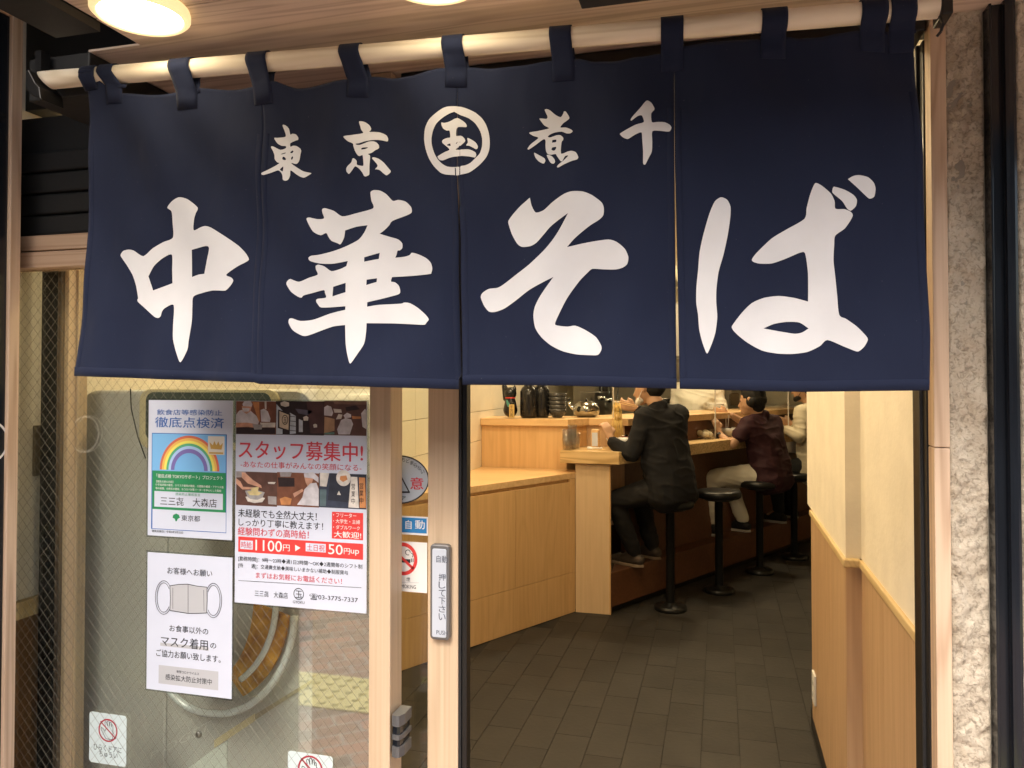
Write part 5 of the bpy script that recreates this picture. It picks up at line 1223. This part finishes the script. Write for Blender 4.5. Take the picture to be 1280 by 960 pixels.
    for s_ in ('l', 'r'):
        a = J[s_+'a']; dr = J.get('toe', Fd)
        heel = a-dr*.04; gz = J.get('gz', .263)
        up = blob('shoe', [[(V((heel.x, heel.y, gz+.045)), .036), (V(((a+dr*.06).x, (a+dr*.06).y, gz+.042)), .038), (V(((a+dr*.17).x, (a+dr*.17).y, gz+.030)), .026)], [(V((a.x, a.y, gz+.08)), .042), (V(((a+dr*.05).x, (a+dr*.05).y, gz+.05)), .04)]], mats['shoe'], t, .007)
        sd = V((-dr.y, dr.x, 0)); pl = [(heel-dr*.035), (heel+sd*.036), (a+dr*.09+sd*.044), (a+dr*.18+sd*.025), (a+dr*.20), (a+dr*.18-sd*.025), (a+dr*.09-sd*.044), (heel-sd*.036)]
        obj('sole', prism(B(), [(q.x, q.y) for q in pl], gz, gz+.020), mats['sole'], up, bevel=.004)
    # hair
    hh_ = [[(hd+V((0,0,.045))-fd*.012, .096), (hd-fd*.035+V((0,0,.0)), .083)], [(hd+fd*.05+V((0,0,.085)), .035), (hd-fd*.01+V((0,0,.06)), .09)]]
    if hairlong: hh_ += [[(hd-fd*.04-V((0,0,.04)), .068), (hd-fd*.03, .08)], [(hd+side*.05-fd*.02-V((0,0,.015)), .05), (hd-side*.05-fd*.02-V((0,0,.015)), .05)]]
    else: hh_ += [[(hd-fd*.045-V((0,0,.035)), .052), (hd-fd*.03, .07)]]
    blob('hair', hh_, hairm, t, .006, wrinkle=.006)
    if maskc:
        c = hd+fd*.04-V((0,0,.075)); blob('face_mask', [[(c+side*.045, .018), (c-side*.045, .018), (c+fd*.04-V((0,0,.01)), .022), (c+fd*.035+V((0,0,.02)), .02)], [(c+side*.07+V((0,0,.02)), .004), (hd+side*.09+V((0,0,.0)), .003)], [(c+side*.075+V((0,0,.015)), .004), (c+side*.045, .01)]], maskc, t, .004)
    # eyes / brows
    eb = B()
    for s_ in (1, -1): uvs(eb, hd+fd*.083+side*.032*s_+V((0,0,.012)), .009, n=10)
    obj('eyes', eb, M['ink'], t, True)
    return t
W = lambda px, py, Y: hy(px, py, Y)
# person 1
J = dict(head=W(811, 484, 5.24), neck=W(823, 509, 5.22), chest=W(829, 548, 5.20), pelvis=V((-.305, 5.15, .83)), ls=W(806, 524, 5.06), rs=W(848, 517, 5.36), le=W(789, 567, 4.99), lw=W(765, 552, 5.03), re=W(806, 535, 5.42), rw=W(799, 512, 5.30),
         lk=W(768, 626, 5.10), rk=W(800, 622, 5.33), la=W(793, 694, 5.20), ra=W(815, 686, 5.46), lh=(V((-.35,.1,.9)), V((.6,.6,.2))), rh=(V((-1,-.1,.3)), V((0,-.3,1))), face=V((-.90,.30,-.25)).normalized(), curl=.9)
person('person in a black jacket lifting noodles on the nearest stool', J, dict(top=mat('jacket_black', (.005,.005,.0065), .9, bump=.3, bscale=90), legs=mat('trousers_dark', (.007,.006,.006), .8), shoe=mat('shoe_brown', (.05,.036,.026), .6), sole=mat('sole_tan', (.22,.16,.11), .7)), (-.31, 5.15, .72), maskc=mat('mask_white', (.75,.72,.66), .7), hem=.74)
# person 2
J = dict(head=W(940, 500, 6.42), neck=W(950, 521, 6.45), chest=W(957, 552, 6.44), pelvis=W(966, 588, 6.42), ls=W(936, 531, 6.27), rs=W(966, 528, 6.62), le=W(914, 556, 6.22), lw=W(900, 543, 6.28), re=W(932, 530, 6.66), rw=W(914, 519, 6.55),
         lk=W(888, 598, 6.34), rk=W(910, 600, 6.60), la=W(891, 655, 6.38), ra=W(928, 652, 6.62), lh=(V((-.3,.1,.9)), V((.5,.5,.2))), rh=(V((-1,0,.25)), V((0,-.3,1))), face=V((-.9,.30,-.25)).normalized(), curl=.8)
t2 = person('person in a maroon polo shirt and white trousers eating ramen', J, dict(top=mat('polo_maroon', (.032,.006,.011), .75, bump=.3, bscale=90), legs=mat('trousers_white', (.66,.62,.52), .8), shoe=mat('sneaker_black', (.012,.012,.013), .6), sole=mat('sole_white', (.50,.48,.44), .6)), (.33, 6.4, .72), sleeve='short', hairlong=1, collar=True, hem=.74)
wr_ = W(899, 545, 6.27); obj('wristband', tube(B(), wr_, wr_+(J['lw']-J['le']).normalized()*.014, .032, .031, 16), M['black'], t2)
# person 3
J = dict(head=W(998, 486, 7.2), neck=W(1004, 508, 7.2), chest=W(1010, 540, 7.15), pelvis=W(1012, 578, 7.05), ls=W(994, 516, 7.0), rs=W(1024, 512, 7.4), le=W(991, 546, 6.9), lw=W(974, 536, 7.0), re=W(1000, 530, 7.4), rw=W(985, 530, 7.3),
         lk=W(960, 590, 7.0), rk=W(975, 588, 7.3), la=W(965, 640, 7.1), ra=W(980, 638, 7.4), lh=(V((-1,.2,.1)), V((0,.2,1))), rh=(V((-1,0,.25)), V((0,-.3,1))), face=V((-.95,.28,-.1)).normalized())
t3 = person('person in a beige shirt and black mask, half hidden by the wall edge', J, dict(top=mat('shirt_beige', (.56,.50,.36), .8), legs=mat('trousers_black', (.012,.012,.012), .8), shoe=bpy.data.materials['sneaker_black'], sole=bpy.data.materials['sole_white']), (.7, 7.0, .72), maskc=mat('mask_black', (.012,.012,.012), .7), hem=.74)
t3.location.x += .055
# cook behind the counter
cc_ = W(872, 520, 7.3); cc_.z = 0
q = lambda x, y, z: V((cc_.x+x, cc_.y+y, z))
J = dict(head=q(-.02,-.02,1.60), neck=q(0,0,1.47), chest=q(0,0,1.25), pelvis=q(0,.02,.95), ls=q(-.17,-.03,1.41), rs=q(.17,-.01,1.41), le=q(-.21,-.06,1.15), lw=q(-.16,-.26,1.12), re=q(.23,-.05,1.15), rw=q(.16,-.25,1.12),
         lk=q(-.09,-.03,.50), rk=q(.09,-.03,.50), la=q(-.10,0,.09), ra=q(.10,0,.09), lh=(V((0.3,-1,-.1)), V((1,0,.3))), rh=(V((-.3,-1,-.1)), V((-1,0,.3))), face=V((-.2,-1,-.2)).normalized(), toe=V((0,-1,0)), gz=0.0)
person('cook in a white uniform standing behind the counter, head hidden by the curtain', J, dict(top=mat('uniform_white', (.74,.71,.62), .8), legs=bpy.data.materials['trousers_black'], shoe=bpy.data.materials['sneaker_black'], sole=bpy.data.materials['sole_white']), cc_, group='kitchen staff', hem=.86)

# ================================================================== INTERIOR LAMPS
M['warm'] = mat('warm_glow', (1,.9,.7), .4, emis=(1,.78,.47), es=80)
def clamp_(x, y, lb, r=.085):
    t_ = thing('ceiling_lamp', lb, 'lamp', (x, y, 2.55), 'round warm ceiling lamps inside'); c = V((x, y, 2.55))
    obj('rim', lathe(B(), c, [(r,-.0005),(r+.012,-.001),(r+.012,-.02),(r+.002,-.022),(r,-.01)], 32), M['white'], t_, True); obj('diffuser', lathe(B(), c, [(0,-.016),(r-.001,-.016),(r-.001,-.006)], 32), M['warm'], t_)
for x, y, lb in ((-.45, 2.3, 'ceiling lamp just inside the doorway'), (-1.25, 2.2, 'unseen ceiling lamp above the beige reflection cabinet, added to brighten that corner'), (-.35, 3.7, 'ceiling lamp in the middle of the aisle'), (-1.15, 4.3, 'ceiling lamp above the low chest'), (-.95, 5.6, 'ceiling lamp above the lucky cat end of the counter'), (-.2, 6.1, 'ceiling lamp over the black jacket diner'), (.55, 7.1, 'ceiling lamp over the far diners'), (-.3, 7.7, 'ceiling lamp above the kitchen range'), (1.1, 7.9, 'ceiling lamp above the kitchen shelf')): clamp_(x, y, lb)  # the lamp above the cabinet is added to light the area behind the window

bpy.data.scenes.remove(TMP)
